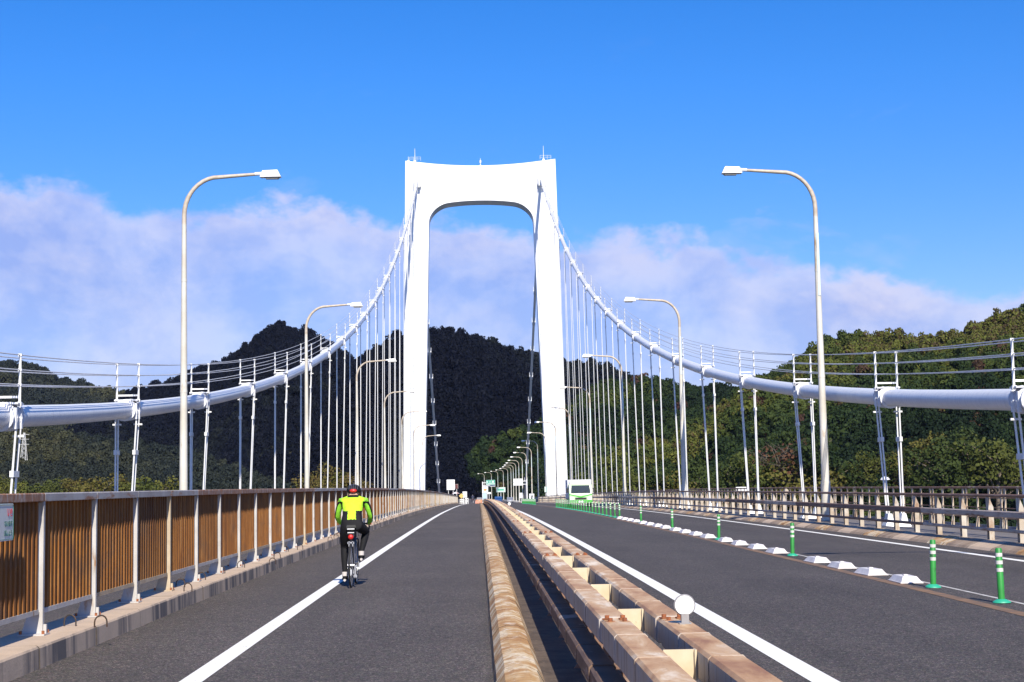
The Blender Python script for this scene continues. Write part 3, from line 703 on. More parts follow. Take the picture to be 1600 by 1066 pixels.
# notice on the fence, cut by the left edge of the picture
def text_mesh(body, size, mt, extrude=.001, font=None, bold=0.0):
    cu = D.curves.new('lettering', 'FONT'); cu.body = body; cu.size = size; cu.extrude = extrude; cu.align_x = 'RIGHT'; cu.offset = bold
    o = D.objects.new('lettering', cu); COL.objects.link(o)
    dg = bpy.context.evaluated_depsgraph_get(); dg.update(); me = D.meshes.new_from_object(o.evaluated_get(dg)); D.objects.remove(o)
    me.name = 'lettering'; me.materials.clear(); me.materials.append(mt); return me
nt = thing('notice_board', 'small grey-blue notice board with red and green Japanese writing on the fence', 'sign', (-4.085, 13.62, 1.285 + zr(13.6)))
s = MB(); 
def rr_poly(w_, h_, r, n=5):
    out = []
    for (cx, cy, a0) in ((w_/2 - r, h_/2 - r, 0), (-w_/2 + r, h_/2 - r, 90), (-w_/2 + r, -h_/2 + r, 180), (w_/2 - r, -h_/2 + r, 270)):
        for i in range(n + 1):
            a = R(a0 + 90 * i / n); out.append((cx + r * math.cos(a), cy + r * math.sin(a)))
    return out
s.prism([(p - .40, q) for p, q in rr_poly(.8, .32, .03)], 'x', 0, .012)
put('board', s.mesh('board', M['signblue']), nt)
s = MB(); ring = [(.015, p - .40, q) for p, q in rr_poly(.775, .295, .022)]; s.tube(ring, .0022, 4, closed=True); put('border', s.mesh('border', M['textgreen']), nt)
for body, z, sz, mt, b_ in (('い!!', .050, .095, M['textred'], .0), ('ています', -.035, .058, M['textgreen'], .0008), ('ましょう', -.115, .058, M['textgreen'], .0008)):
    put('lettering', text_mesh(body, sz, mt, .001, bold=b_), nt, (.016, -.045, z), (R(90), 0, R(90)))

# ------------------------------------------------------------------ median barrier
med = thing('median_barrier', 'double box-beam steel guard rail with rust-stained tops along the median', 'guard rail')
def beam_poly(x0, x1, z0, z1, c=.016): return [(x0, z0 + c), (x0 + c, z0), (x1 - c, z0), (x1, z0 + c), (x1, z1 - c), (x1 - c, z1), (x0 + c, z1), (x0, z1 - c)]
SEG = 8.4
bms = {}
for nm, p in (('left_beam', (.73, .91, .545, .71)), ('right_beam', (1.08, 1.26, .545, .71)), ('lower_beam', (.66, .83, .29, .42))):
    s = MB(); s.prism(beam_poly(*p), 'y', 0.01, SEG - .30)
    s.prism(beam_poly(p[0] + .008, p[1] - .008, p[2] + .008, p[3] - .008), 'y', SEG - .31, SEG + .02)     # splice sleeve
    x_ = p[0] - .003; x2 = p[1] + .003
    for q in (1.2, 2.45, 3.7, 4.9, 6.2, 7.3):                                                                 # weld seams
        s.prism(beam_poly(x_, x2, p[2] - .003, p[3] + .003), 'y', q, q + .014)
    bms[nm] = s.mesh('beam', M['beam'] if nm != 'lower_beam' else M['lowbeam'])
s = MB(); s.rod((0, 0, 0), (0, 0, .026), .015, n=6); s.box(-.022, .022, -.022, .022, .0, .008)
blt = s.mesh('bolt', M['rust'])
s = MB(); s.box(.912, 1.078, -.006, .006, .55, .70); s.box(.912, .922, -.03, .03, .55, .67); s.box(1.066, 1.078, -.03, .03, .55, .70); cross = s.mesh('cross_plate', M['plate'])
s = MB(); s.box(.93, 1.06, -.05, -.035, .0, .50); s.box(.93, 1.06, .035, .05, .0, .50); s.box(.99, 1.005, -.035, .035, .0, .50)
s.box(.86, 1.24, -.12, .12, .0, .02)
for sx in (-1, 1): s.prism([(.995 + sx * .065, .02), (.995 + sx * .24, .02), (.995 + sx * .065, .24)], 'y', -.006, .006)
s.box(.832, .929, -.03, .03, .31, .40)
mp = s.mesh('barrier_post', M['grail2'])
rnd0 = random.Random(9)
y = 1.2
while y < 320:
    for nm in bms: put('beam' if nm != 'lower_beam' else 'lower_beam', bms[nm], med, (0, y, zr(y)), (math.atan((zr(y + SEG) - zr(y)) / SEG), 0, 0))
    ye = y + SEG
    if y < 240:
        for x_ in (.775, .865, 1.125, 1.215):
            for q in (-.30, -.10): put('bolt', blt, med, (x_ + rnd0.uniform(-.004, .004), ye + q, zr(ye) + .703), (sl_(ye), 0, rnd0.uniform(0, 1)))
    y += SEG
y = 2.8
while y < 320:
    put('cross_plate', cross, med, (0, y, zr(y))); put('barrier_post', mp, med, (0, y, zr(y))); y += 2.5
# round delineators on the barrier
def delineator(y, x, lab):
    t = thing('delineator', lab, 'reflector', (x, y, zr(y) + .71), group='round reflectors on the median barrier')
    s = MB(); s.box(-.022, .022, -.02, .02, 0, .06); s.box(-.035, .035, -.03, .03, 0, .008); put('bracket', s.mesh('bracket', M['grey']), t)
    s = MB(); s.prism([(.056 * math.cos(a * R(15)), .056 * math.sin(a * R(15)) + .108) for a in range(24)], 'y', -.012, .012); put('disc', s.mesh('disc', M['disc']), t)
    s = MB(); s.tube([(.056 * math.cos(a * R(15)), 0, .056 * math.sin(a * R(15)) + .108) for a in range(24)], .008, 6, closed=True); put('rim', s.mesh('rim', M['grey'], True), t)
delineator(9.05, 1.19, 'white round reflector standing on the median barrier, the large near one')
delineator(61, 1.20, 'tiny white round reflector far down the median barrier')

# ------------------------------------------------------------------ right guard rail
gr = thing('guard_rail', 'weathered steel guard rail with three beams along the right kerb', 'guard rail')
GX = 10.98
s = MB(); 
s.box(GX - .055, GX + .055, -.075, -.06, .12, .80); s.box(GX - .055, GX + .055, .06, .075, .12, .80); s.box(GX - .006, GX + .006, -.06, .06, .12, .80)
s.prism([(GX - .055, .80), (GX + .055, .80), (GX + .055, .86), (GX - .035, 1.08), (GX - .055, 1.08)], 'y', -.075, .075)
s.box(GX - .10, GX + .12, -.11, .11, .12, .14)
gp = [s.mesh('rail_post', M['gpost'])]
y = 33.0 - 1.866 * 10; k = 0
while y < 420:
    if k < 170: put('rail_post', gp[0], gr, (0, y, zr(y)))
    y += 1.866; k += 1
mains = []
for mt in (M['grail'], M['grail2']):
    L3 = 1.866 * 4
    a = MB().prism(beam_poly(GX - .17, GX - .06, .66, .80, .02), 'y', .01, L3 - .01).mesh('main_beam', mt)
    b_ = MB().prism(beam_poly(GX - .13, GX - .06, .36, .43, .015), 'y', .01, L3 - .01).mesh('lower_beam', mt)
    c_ = MB().tube([(GX - .045, 0, 1.11), (GX - .045, L3, 1.11)], .035, 8).mesh('upper_rail', mt)
    mains.append((a, b_, c_))
y = 33.0 - 1.866 * 10 + .9; k = 0
while y < 330:
    m_ = mains[1] if k in (3, 6, 10) or k % 5 == 4 else mains[0]
    for nm, q in zip(('main_beam', 'lower_beam', 'upper_rail'), m_):
        qq = mains[1][2] if nm == 'upper_rail' else q
        put(nm, qq, gr, (0, y, zr(y)), (math.atan((zr(y + L3) - zr(y)) / L3), 0, 0))
    y += L3; k += 1

# ------------------------------------------------------------------ outer railings
for side, OX, sg in (('right', 14.2, 1), ('left', -12.2, -1)):
    orl = thing('outer_railing', f'tall thin rusty railing on the outer edge of the {side} walkway', 'railing')
    s = MB(); s.box(OX - .022, OX + .022, -.03, .03, -.02, 1.22); s.box(OX - .05, OX + .05, -.06, .06, .0, .03)
    s.prism([(OX - sg * .03, .5), (OX - sg * .10, .05), (OX - sg * .03, .05)], 'y', -.006, .006)
    ps = s.mesh('railing_post', M['obal'])
    s = MB()
    for z_ in (.38, .66, .93): s.rod((OX, 0, z_), (OX, 12.0, z_), .014, n=5)
    mid = s.mesh('middle_rails', M['outer'])
    tp = MB().rod((OX, 0, 1.22), (OX, 12.0, 1.22), .032, n=8).mesh('top_rail', M['outer'])
    kick = MB().box(OX + .035, OX + .06, 0, 11.98, -.1, .18).mesh('kick_plate', M['bluegrey'])
    y = 12.0 if side == 'right' else 24.0; k = 0
    while y < 410 and k < 290:
        put('railing_post', ps, orl, (0, y, zr(y)))
        y += 1.0 if k % 4 != 3 else .3; k += 1
    yend = y; y = 10.0
    while y < yend:
        a = math.atan((zr(y + 12) - zr(y)) / 12)
        put('top_rail', tp, orl, (0, y, zr(y)), (a, 0, 0)); put('middle_rails', mid, orl, (0, y, zr(y)), (a, 0, 0)); put('kick_plate', kick, orl, (0, y, zr(y)), (a, 0, 0))
        y += 12.0

# ------------------------------------------------------------------ tower
TY = 276.0; CX = 1.25
tower = thing('bridge_tower', 'tall white steel suspension bridge tower with rounded portal over the road', 'tower', (CX, TY, 0))
def legx(z, sgn):                                   # outer, inner half-width at height z
    o = 14.75 + (13.68 - 14.75) * z / 61.5; i = 10.95 + (9.50 - 10.95) * min(z, 51) / 51
    return o * sgn, i * sgn
DEP = 4.6; ZB = -48.0; ZL = 50.0; ZT = 61.45
for sgn in (-1, 1):
    s = MB()
    zs = [ZB, -3, 0, 12, 24, 36, ZL]
    for a, b_ in zip(zs[:-1], zs[1:]):
        oa, ia = legx(a, sgn); ob, ib = legx(b_, sgn)
        s.quadbox([(min(oa, ia), 0, a + .004), (max(oa, ia), 0, a + .004), (max(oa, ia), DEP, a + .004), (min(oa, ia), DEP, a + .004),
                   (min(ob, ib), 0, b_), (max(ob, ib), 0, b_), (max(ob, ib), DEP, b_), (min(ob, ib), DEP, b_)])
    o = put('leg', s.mesh('leg', M['white']), tower)
    s = MB()
    for a in zs[1:]:
        oa, ia = legx(a, sgn); s.box(min(oa, ia) - .02, max(oa, ia) + .02, -.02, DEP + .02, a - .05, a + .05)
    m_ = (legx(12, sgn)[0] + legx(12, sgn)[1]) / 2
    s.box(m_ - .03, m_ + .03, -.03, 0, 2, 46)
    put('weld_seam', s.mesh('weld_seam', M['white2']), o)
# cross beam with concave top and arched soffit, as a front outline extruded in depth
out = []
z0 = ZL + .004
out.append((legx(z0, -1)[0], z0)); out.append((legx(z0, -1)[1], z0))
ix = abs(legx(z0, 1)[1])
arch = []
for k_ in range(0, 41):
    u = -1 + 2 * k_ / 40.0
    x_ = ix * math.sin(u * math.pi / 2) if False else ix * u
    e = 1 - abs(u) ** 5.2
    zz = z0 + 3.9 * (max(e, 0) ** 0.5) * (1 - 0) 
    zz += 0.55 * (1 - u * u) * 1.0 - 0.0
    arch.append((x_, zz))
arch[0] = (-ix, z0); arch[-1] = (ix, z0)
# denser samples near the corners
arch = []
for k_ in range(0, 61):
    u = math.sin(-math.pi / 2 + math.pi * k_ / 60)
    ph = abs(u)
    rc = 3.6
    xa = ix * ph
    if xa > ix - rc:
        q = (xa - (ix - rc)) / rc; zc_ = z0 + rc * math.sqrt(max(0, 1 - q * q)) * 0.80
    else: zc_ = z0 + rc * .80
    zc_ += 1.05 * (1 - ph ** 2.2)
    arch.append((ix * u, zc_))
arch[0] = (-ix, z0); arch[-1] = (ix, z0)
right = [(legx(z0, 1)[0], z0), (legx(ZT, 1)[0], ZT), (11.2, ZT)]
top = [(x_, ZT - .35 - .75 * (1 - (x_ / 11.0) ** 2)) for x_ in [10.6 - 21.2 * i / 16 for i in range(17)]]
left = [(-11.2, ZT), (legx(ZT, -1)[0], ZT), (legx(z0, -1)[0], z0)]
# build as strips: columns between bottom (arch) and top to keep faces convex
s = MB()
def ztop(x_):
    return ZT if abs(x_) > 11.2 else ZT - .30 - .75 * (1 - (x_ / 11.2) ** 2)
cols = [(-abs(legx(z0, 1)[0]), z0, True)] + [(p[0], p[1], False) for p in arch] + [(abs(legx(z0, 1)[0]), z0, True)]
b = 0
for (x_, zlo, outer) in cols:
    xt = math.copysign(abs(legx(ZT, 1)[0]), x_) if outer else x_
    for yy in (0, DEP): s.v += [(x_, yy, zlo), (xt, yy, ztop(xt))]
n = len(cols)
for i in range(n - 1):
    a, c_ = 4*i, 4*(i+1)
    s.f += [(a, c_, c_+1, a+1), (a+2, a+3, c_+3, c_+2), (a+1, c_+1, c_+3, a+3), (a, a+2, c_+2, c_)]; s.m += [0]*4
s.f += [(0, 1, 3, 2), (4*(n-1), 4*(n-1)+2, 4*(n-1)+3, 4*(n-1)+1)]; s.m += [0, 0]
put('cross_beam', s.mesh('cross_beam', M['white']), tower)
s = MB(); zb = -4.0; s.box(-10.9, 10.9, .6, DEP - .6, zb - 4, zb - .2); put('lower_strut', s.mesh('lower_strut', M['white']), tower)
for x_, h in ((-12.0, 2.6), (11.6, 2.8), (0.0, 1.7), (-13.2, 1.1)):
    s = MB(); s.rod((x_, 1.5, ztop(x_)), (x_, 1.5, ztop(x_) + h), .07, .03, 6); s.box(x_ - .2, x_ + .2, 1.3, 1.7, ztop(x_), ztop(x_) + .35)
    if h == 1.7: s.rod((x_, 1.5, ztop(x_) + .8), (x_, 1.5, ztop(x_) + 1.25), .16, n=8)
    put('antenna', s.mesh('antenna', M['white2']), tower)
for x0, x1 in ((-12.9, -10.9), (10.9, 12.9)):
    s = MB()
    for z_ in (.35, .7): s.rod((x0, .2, ZT + z_), (x1, .2, ZT + z_), .025, n=5)
    for q in range(4): s.rod((x0 + (x1-x0)*q/3, .2, ZT), (x0 + (x1-x0)*q/3, .2, ZT + .7), .025, n=5)
    put('top_railing', s.mesh('top_railing', M['white2']), tower)

# ------------------------------------------------------------------ main cables with hangers and hand ropes
HC = 0.99; HS = 12.2
def czz(Y): return EYE + 0.75 + 55.6 * ((Y + 4) / 280.0) ** 2
def cxx(Y, sg):
    h = max(0, czz(Y)) / 58.0
    return HC + sg * (11.74 - 0.45 * min(h, 1.05))
socket = None
for sg, side in ((-1, 'left'), (1, 'right')):
    mc = thing('main_cable', f'thick white main suspension cable on the {side} side with its hangers and hand ropes', 'bridge cable', (0, 0, 0))
    ys = [-60 + 4 * i for i in range(84)] + [TY]
    s = MB(); s.tube([(cxx(y, sg), y, czz(y)) for y in ys], .26, 20); put('cable', s.mesh('cable', M['cable'], True), mc)
    # side span down to the anchorage beyond the tower
    end = (HC + sg * 11.9, 431.0, -1.2)
    st = (cxx(TY, sg), TY + DEP, czz(TY))
    back = []
    for i in range(25):
        u = i / 24; back.append((st[0] + (end[0] - st[0]) * u, st[1] + (end[1] - st[1]) * u, st[2] + (end[2] - st[2]) * u - 3.2 * 4 * u * (1 - u) * .35))
    s = MB(); s.tube(back, .26, 12); put('back_cable', s.mesh('back_cable', M['cable'], True), mc)
    for i in range(2, 24, 2):
        a, b_ = Vector(back[i]), Vector(back[i + 1]); d = (b_ - a).normalized()
        s = MB(); s.tube([a - d * .8, a + d * .8], .33, 10)
        for sx in (-.36, .36): s.rod(a + Vector((sx, 0, .1)), a + Vector((sx, 0, 1.2)), .05, n=5)
        put('cable_band', s.mesh('cable_band', M['cable'], True), mc)
    hy = [47.3 + HS * k for k in range(-6, 19)]
    for y in hy:
        cx, cz = cxx(y, sg), czz(y); slope = math.atan2(czz(y + 1) - czz(y - 1), 2)
        # band with saddle grooves
        s = MB(); cs, sn = math.cos(slope), math.sin(slope)
        def L(dy, dz): return (y + dy * cs - dz * sn, cz + dy * sn + dz * cs)
        p0, p1 = L(-.42, 0), L(.42, 0)
        s.tube([(cx, *p0), (cx, *p1)], .295, 20)
        for dy in (-.42, -.14, .14, .42):
            q0, q1 = L(dy - .025, 0), L(dy + .025, 0); s.tube([(cx, *q0), (cx, *q1)], .335, 20)
        for sx in (-1, 1):
            for q in (-.2, .2): yy, zz = L(q, 0); s.box(cx + sx * .30 - .035, cx + sx * .30 + .035, yy - .05, yy + .05, zz - .28, zz + .20)
        s.box(cx - .36, cx + .36, y - .22, y + .22, cz + .27, cz + .31)
        bd = put('cable_band', s.mesh('cable_band', M['cable'], True), mc)
        zb = zr(y) + .05; xo = cx + sg * .32; xi = cx - sg * .32; xob = HC + sg * 12.04; xib = xi + sg * .19 if False else HC + sg * (11.42 + .19)
        hg = MB()
        for dy in (-.17, .17):
            hg.tube([(xo, y + dy, cz - .05), (xob, y + dy * .8, zb)], .026, 7, cap=False)
            hg.tube([(xi, y + dy, cz - .05), (xib, y + dy * .8, zb)], .026, 7, cap=False)
            for q in range(-1, 2):           # loop over the band
                pass
            arc = [(cx + .325 * math.cos(t_), y + dy, cz - .05 + .34 * math.sin(t_)) for t_ in [math.pi * k / 8 for k in range(9)]]
            hg.tube(arc, .028, 6)
        o = put('hanger', hg.mesh('hanger', M['white2'], True), mc)
        for (xa, xb) in ((xo, xob), (xi, xib)):
            f = .62 if cz - zb < 2.6 else 1 - 1.3 / (cz - zb)
            q = zb + (cz - zb) * f; xq = xb + (xa - xb) * f; cl = MB()
            cl.box(xq - .045, xq + .045, y - .22, y + .22, q - .07, q + .07)
            put('rope_clamp', cl.mesh('rope_clamp', M['white2']), o)
            put('cross_bar', MB().box(xa - .13, xa + .13, y - .03, y + .03, cz - .47, cz - .42).mesh('cross_bar', M['white2']), o)
            cl = MB(); cl.frus(xb - .14, xb + .14, y - .24, y + .24, zb - .02, zb + .40, .08, .06)
            put('rope_socket', cl.mesh('rope_socket', M['white2']), o)
        if 10 < y < 270:
            pp = MB()
            for sx in (-1, 1):
                x_ = cx + sx * .33
                pp.rod((x_, y, cz + .26), (x_, y, cz + 1.42), .032, n=6)
                pp.box(x_ - .05, x_ + .05, y - .05, y + .05, cz + .24, cz + .33)
                for z_ in (.72, 1.06, 1.40): pp.box(x_ - .042, x_ + .042, y - .035, y + .035, cz + z_ - .03, cz + z_ + .03)
            pp.box(cx - .33, cx + .33, y - .03, y + .03, cz + .42, cz + .47)
            put('handrail_post', pp.mesh('handrail_post', M['white2']), mc)
    for sx in (-1, 1):
        for z_ in (.72, 1.06, 1.40):
            s = MB(); s.tube([(cxx(y, sg) + sx * .33, y, czz(y) + z_) for y in ys[10:]], .015, 5); put('hand_rope', s.mesh('hand_rope', M['rope'], True), mc)
    # white anchor boxes where hangers meet the deck
    s = MB()
    for y in hy[4:]:
        x_ = HC + sg * 11.83; s.box(x_ - .5, x_ + .5, y - .35, y + .35, zr(y) + .052, zr(y) + .20)
    # saddle on the tower
    s2 = MB(); cx = cxx(TY, sg)
    s2.box(cx - .7, cx + .7, TY - .9, TY - .02, czz(TY) - 1.3, czz(TY) + .5); s2.frus(cx - .6, cx + .6, TY - 1.3, TY - .9, czz(TY) - 1.6, czz(TY) + .1, .1, .1)
    put('saddle_cover', s2.mesh('saddle_cover', M['white']), mc)
    for y in hy[4:]:
        x_ = HC + sg * 11.83; q = MB().frus(x_ - .40, x_ + .40, y - .28, y + .28, zr(y) + .052, zr(y) + .17, .05, .05)
        put('anchor_box', q.mesh('anchor_box', M['white2']), mc)

# ------------------------------------------------------------------ street lamps
def lamp_proto():
    root = thing('street_lamp', '', 'street lamp')
    s = MB(); s.tube([(0, 0, 0), (0, 0, 5), (0, 0, 10.55)], [.145, .115, .080], 14); s.tube([(0, 0, 4.9), (0, 0, 4.98)], .122, 14); s.tube([(0, 0, 8.6), (0, 0, 8.68)], .098, 14)
    pole = put('pole', s.mesh('pole', M['lamp_pole'], True), root)
    s = MB(); s.box(-.2, .2, -.2, .2, 0, .03); s.tube([(0, 0, .03), (0, 0, 1.35)], .165, 14)
    for a in range(4): s.rod((.15 * (-1) ** a, .15 * (-1) ** (a // 2), .03), (.15 * (-1) ** a, .15 * (-1) ** (a // 2), .1), .02)
    put('base', s.mesh('base', M['lamp_pole'], True), root)
    pts = [(0, 0, 10.5)] + [(-1.15 + 1.15 * math.cos(a), 0, 10.85 + 1.28 * math.sin(a)) for a in [R(9 * k) for k in range(0, 10)]] + [(-1.9, 0, 12.18), (-2.50, 0, 12.22)]
    s = MB(); s.tube(pts, [.08] + [.078] * 4 + [.07] * 6 + [.058, .050], 12)
    put('arm', s.mesh('arm', M['lamp_arm'], True), root)
    s = MB(); s.rod((-2.36, 0, 12.22), (-2.60, 0, 12.23), .06, n=8)
    s.quadbox([(-3.24, -.15, 12.10), (-2.54, -.15, 12.10), (-2.54, .15, 12.10), (-3.24, .15, 12.10), (-3.12, -.10, 12.34), (-2.62, -.10, 12.32), (-2.62, .10, 12.32), (-3.12, .10, 12.34)])
    h = put('lamp_head', s.mesh('lamp_head', M['white2']), root)
    s = MB(); s.frus(-3.18, -2.69, -.11, .11, 12.095, 12.04, .04, .02); put('glass', s.mesh('glass', M['lens']), h)
    return root
LP = lamp_proto(); first = True
for k in range(20):
    y = 52.7 + 36.5 * k
    o = LP if first else copy_tree(LP); first = False
    o.location = (11.9 + xr(y), y, zr(y) + .14)
    yaw = math.atan(0.0005 * max(0, y - 555)); o.rotation_euler = (0, 0, yaw)
    where = {0: 'with a pale strip on its upper pole', 5: 'just this side of the tower leg', 6: 'in front of the right tower leg', 7: 'just beyond the right tower leg', 19: 'far past the tower at the road bend'}.get(k, 'on the right side of the road')
    o['label'] = f"tall curved lamp {where}, {ORD[k] if k else 'nearest'} in the right row"; o['group'] = 'street lamps along the right side'
    if k == 0:
        s = MB(); s.box(-.02, .06, -.115, -.085, 7.75, 9.95); put('pole_strip', s.mesh('pole_strip', mat('bluish_reflective_strip', color=(.55, .68, .72), rough=.3)), o)
for k in range(7):
    y = 51.0 + 36.5 * k
    o = copy_tree(LP)
    for ch in list(o.children):
        if ch.name.startswith('pole_strip'): D.objects.remove(ch)
    o.location = (-9.71, y, zr(y) - .13); o.rotation_euler = (0, 0, math.pi)
    o['label'] = f"tall curved street lamp behind the brown fence, {ORD[k]} of the left row"; o['group'] = 'street lamps along the left side'

o = copy_tree(LP)
for ch in list(o.children):
    if ch.name.startswith('pole_strip'): D.objects.remove(ch)
o.location = (11.9, 52.7 - 36.5, zr(16) + .14)
o['label'] = 'tall curved lamp outside the right picture edge whose shadow crosses the far lane'
# ------------------------------------------------------------------ green bollards and white blocks
def bollard_proto():
    r = thing('bollard', '', 'bollard')
    s = MB(); s.tube([(0, 0, .03), (0, 0, .64), (0, 0, .655)], [.040, .040, .030], 16); put('post', s.mesh('post', M['green'], True), r)
    for z_ in (.46, .55, .37):
        s = MB(); s.tube([(0, 0, z_), (0, 0, z_ + .045)], .0425, 16); put('band', s.mesh('band', M['reflect'], True), r)
    s = MB(); s.tube([(0, 0, .0), (0, 0, .015), (0, 0, .035), (0, 0, .045)], [.11, .105, .07, .045], 18); put('foot', s.mesh('foot', M['teal'], True), r)
    return r
BP = bollard_proto(); first = True
bys = [18.6, 21.4, 31.0, 40.5, 50.2, 59.9]
for i, y in enumerate(bys):
    o = BP if first else copy_tree(BP); first = False
    o.location = (6.28, y, zr(y) + .004); o.rotation_euler = (rnd.uniform(-.03, .03), rnd.uniform(-.03, .03), i * 1.3)
    o['label'] = ['green bollard with three white bands at the right picture edge, nearest of all', 'green bollard just past the last white block, second nearest', 'green bollard among the white blocks, third nearest',
                  'green bollard among the white blocks, fourth nearest', 'green bollard among the white blocks, fifth nearest', 'green bollard just before the dense green row, sixth nearest'][i]
    o['group'] = 'green bollards along the lane joint'
y = 69.0; k = 0
while y < 127:
    o = copy_tree(BP); o.location = (6.28, y, zr(y) + .004)
    o['label'] = f'slim green post in the dense row before the truck, {ORD[k] if k else "nearest"} of the row'; o['group'] = 'dense row of green posts'; y += 2.35; k += 1
y = 172; k = 0
while y < 226:
    o = copy_tree(BP); o.location = (6.28, y, zr(y) + .004)
    o['label'] = f'green post in the far cluster beyond the truck, {ORD[k] if k else "nearest"} of the cluster'; o['group'] = 'far cluster of green posts'; y += 2.35; k += 1
bl = MB(); bl.frus(-.15, .15, -.40, .40, .012, .092, .05, .11); bl.box(-.165, .165, -.415, .415, 0, .012)
bl.box(-.03, .03, -.06, .06, .09, .108)
blm = bl.mesh('lane_block', M['block'])
k = 0
for g_ in range(5):
    y0 = (bys + [69.6])[g_ + 1]; y1 = (bys + [69.6])[g_ + 2]
    for j in range(4):
        y = y0 + (y1 - y0) * (j + .62) / 4.25 if g_ else 22.6 + j * 1.95 + (.0)
        o = put('lane_block', blm, None, (6.22 + rnd.uniform(-.02, .02), y, zr(y) + .006), (0, 0, rnd.uniform(-.04, .04)),
                f"white wedge-shaped lane block, {['first', 'second', 'third', 'fourth'][j]} beyond the {['second', 'third', 'fourth', 'fifth', 'sixth'][g_]} green bollard", 'lane block', 'white lane blocks')

# ------------------------------------------------------------------ bicycle and riders
def bicycle(loc, label, cloth):
    b = thing('bicycle', label, 'bicycle', loc)
    WR = .335
    for y_, nm in ((0, 'rear_wheel'), (1.0, 'front_wheel')):
        s = MB(); s.tube([(0, y_ + .325 * math.cos(a), WR + .325 * math.sin(a)) for a in [2*math.pi*k/40 for k in range(40)]], .0135, 8, closed=True)
        wh = put(nm, s.mesh('tyre', M['rubber'], True), b)
        s = MB(); s.tube([(0, y_ + .305 * math.cos(a), WR + .305 * math.sin(a)) for a in [2*math.pi*k/40 for k in range(40)]], .010, 6, closed=True); put('rim', s.mesh('rim', M['darkframe'], True), wh)
        s = MB()
        for k_ in range(20):
            a = 2*math.pi*k_/20; s.rod(((-1) ** k_ * .025, y_, WR), (0, y_ + .30*math.cos(a), WR + .30*math.sin(a)), .0015, n=3)
        s.rod((-.05, y_, WR), (.05, y_, WR), .018, n=8); put('spokes', s.mesh('spokes', M['alu']), wh)
    s = MB(); bb = (0, .42, .27); st = (0, .26, .80); hd = (0, .82, .86); hb = (0, .86, .74)
    s.rod(bb, st, .016, n=8); s.rod((0, .27, .77), hd, .017, n=8); s.rod(bb, hb, .020, n=8); s.rod(hd, hb, .020, n=8)
    for sx in (-1, 1): s.rod((sx * .055, 0, WR), (sx*.02, .40, .27), .009, n=6); s.rod((sx * .055, 0, WR), (sx * .02, .28, .76), .008, n=6)
    put('frame', s.mesh('frame', M['darkframe'], True), b)
    s = MB()
    for sx in (-1, 1): s.tube([(sx * .045, .87, .71), (sx * .052, .93, .5), (sx * .055, 1.0, WR)], [.013, .012, .009], 6)
    s.rod((-.045, .87, .71), (.045, .87, .71), .014, n=6); put('fork', s.mesh('fork', M['darkframe'], True), b)
    s = MB(); s.rod(st, (0, .235, .91), .014, n=8); put('seat_post', s.mesh('seat_post', M['alu']), b)
    s = MB(); s.quadbox([(-.075, .08, .905), (.075, .08, .905), (.02, .36, .905), (-.02, .36, .905), (-.065, .09, .945), (.065, .09, .945), (.018, .35, .94), (-.018, .35, .94)]); put('saddle', s.mesh('saddle', M['rubber']), b)
    s = MB(); s.rod((0, .82, .86), (0, .86, .94), .016, n=6); s.tube([(-.21, .92, .84), (-.215, .97, .90), (-.21, .92, .955), (-.19, .86, .95), (0, .85, .95), (.19, .86, .95), (.21, .92, .955), (.215, .97, .90), (.21, .92, .84)], .013, 7); put('handlebar', s.mesh('handlebar', M['rubber'], True), b)
    s = MB(); s.rod((-.10, .42, .27), (.10, .42, .27), .018, n=8); s.tube([(.06 + .0 * k_, .42 + .09 * math.cos(k_*R(20)), .27 + .09 * math.sin(k_*R(20))) for k_ in range(18)], .006, 5, closed=True)
    s.rod((-.085, .42, .27), (-.085, .42, .11), .011, n=6); s.rod((.085, .42, .27), (.085, .44, .43), .011, n=6)
    put('crank', s.mesh('crank', M['alu']), b)
    for sx, z_ in ((-1, .105), (1, .435)): put('pedal', MB().box(sx * .13 - .045, sx * .13 + .045, .38, .47, z_ - .012, z_ + .012).mesh('pedal', M['rubber']), b)
    s = MB()
    for z_, y2 in ((.375, .51), (.18, .33)): pass
    s.rod((.055, .02, .372), (.06, .42, .358), .005, n=4); s.rod((.055, .02, .30), (.06, .42, .182), .005, n=4); put('chain', s.mesh('chain', M['grey']), b)
    s = MB(); s.box(.055, .075, -.03, .03, .16, .33); s.rod((.065, .0, .17), (.065, .03, .17), .03, n=8); put('derailleur', s.mesh('derailleur', M['alu']), b)
    s = MB(); s.box(-.05, .05, .0, .02, .66, .69); s.box(-.035, -.02, .0, .03, .62, .70); s.box(.02, .035, .0, .03, .62, .70); put('rear_brake', s.mesh('rear_brake', M['alu']), b)
    s = MB(); s.frus(-.055, .055, .02, .20, .80, .905, .012, .02); sb = put('saddle_bag', s.mesh('saddle_bag', M['black']), b)
    s = MB(); s.box(-.056, .056, .008, .019, .880, .893); s.box(-.05, .05, .006, .017, .825, .835); put('reflective_strip', s.mesh('reflective_strip', M['swhite']), sb)
    s = MB(); s.ball((0, .0, .765), .042, .03, .04); put('tail_light', s.mesh('tail_light', M['red'], True), b)
    return b

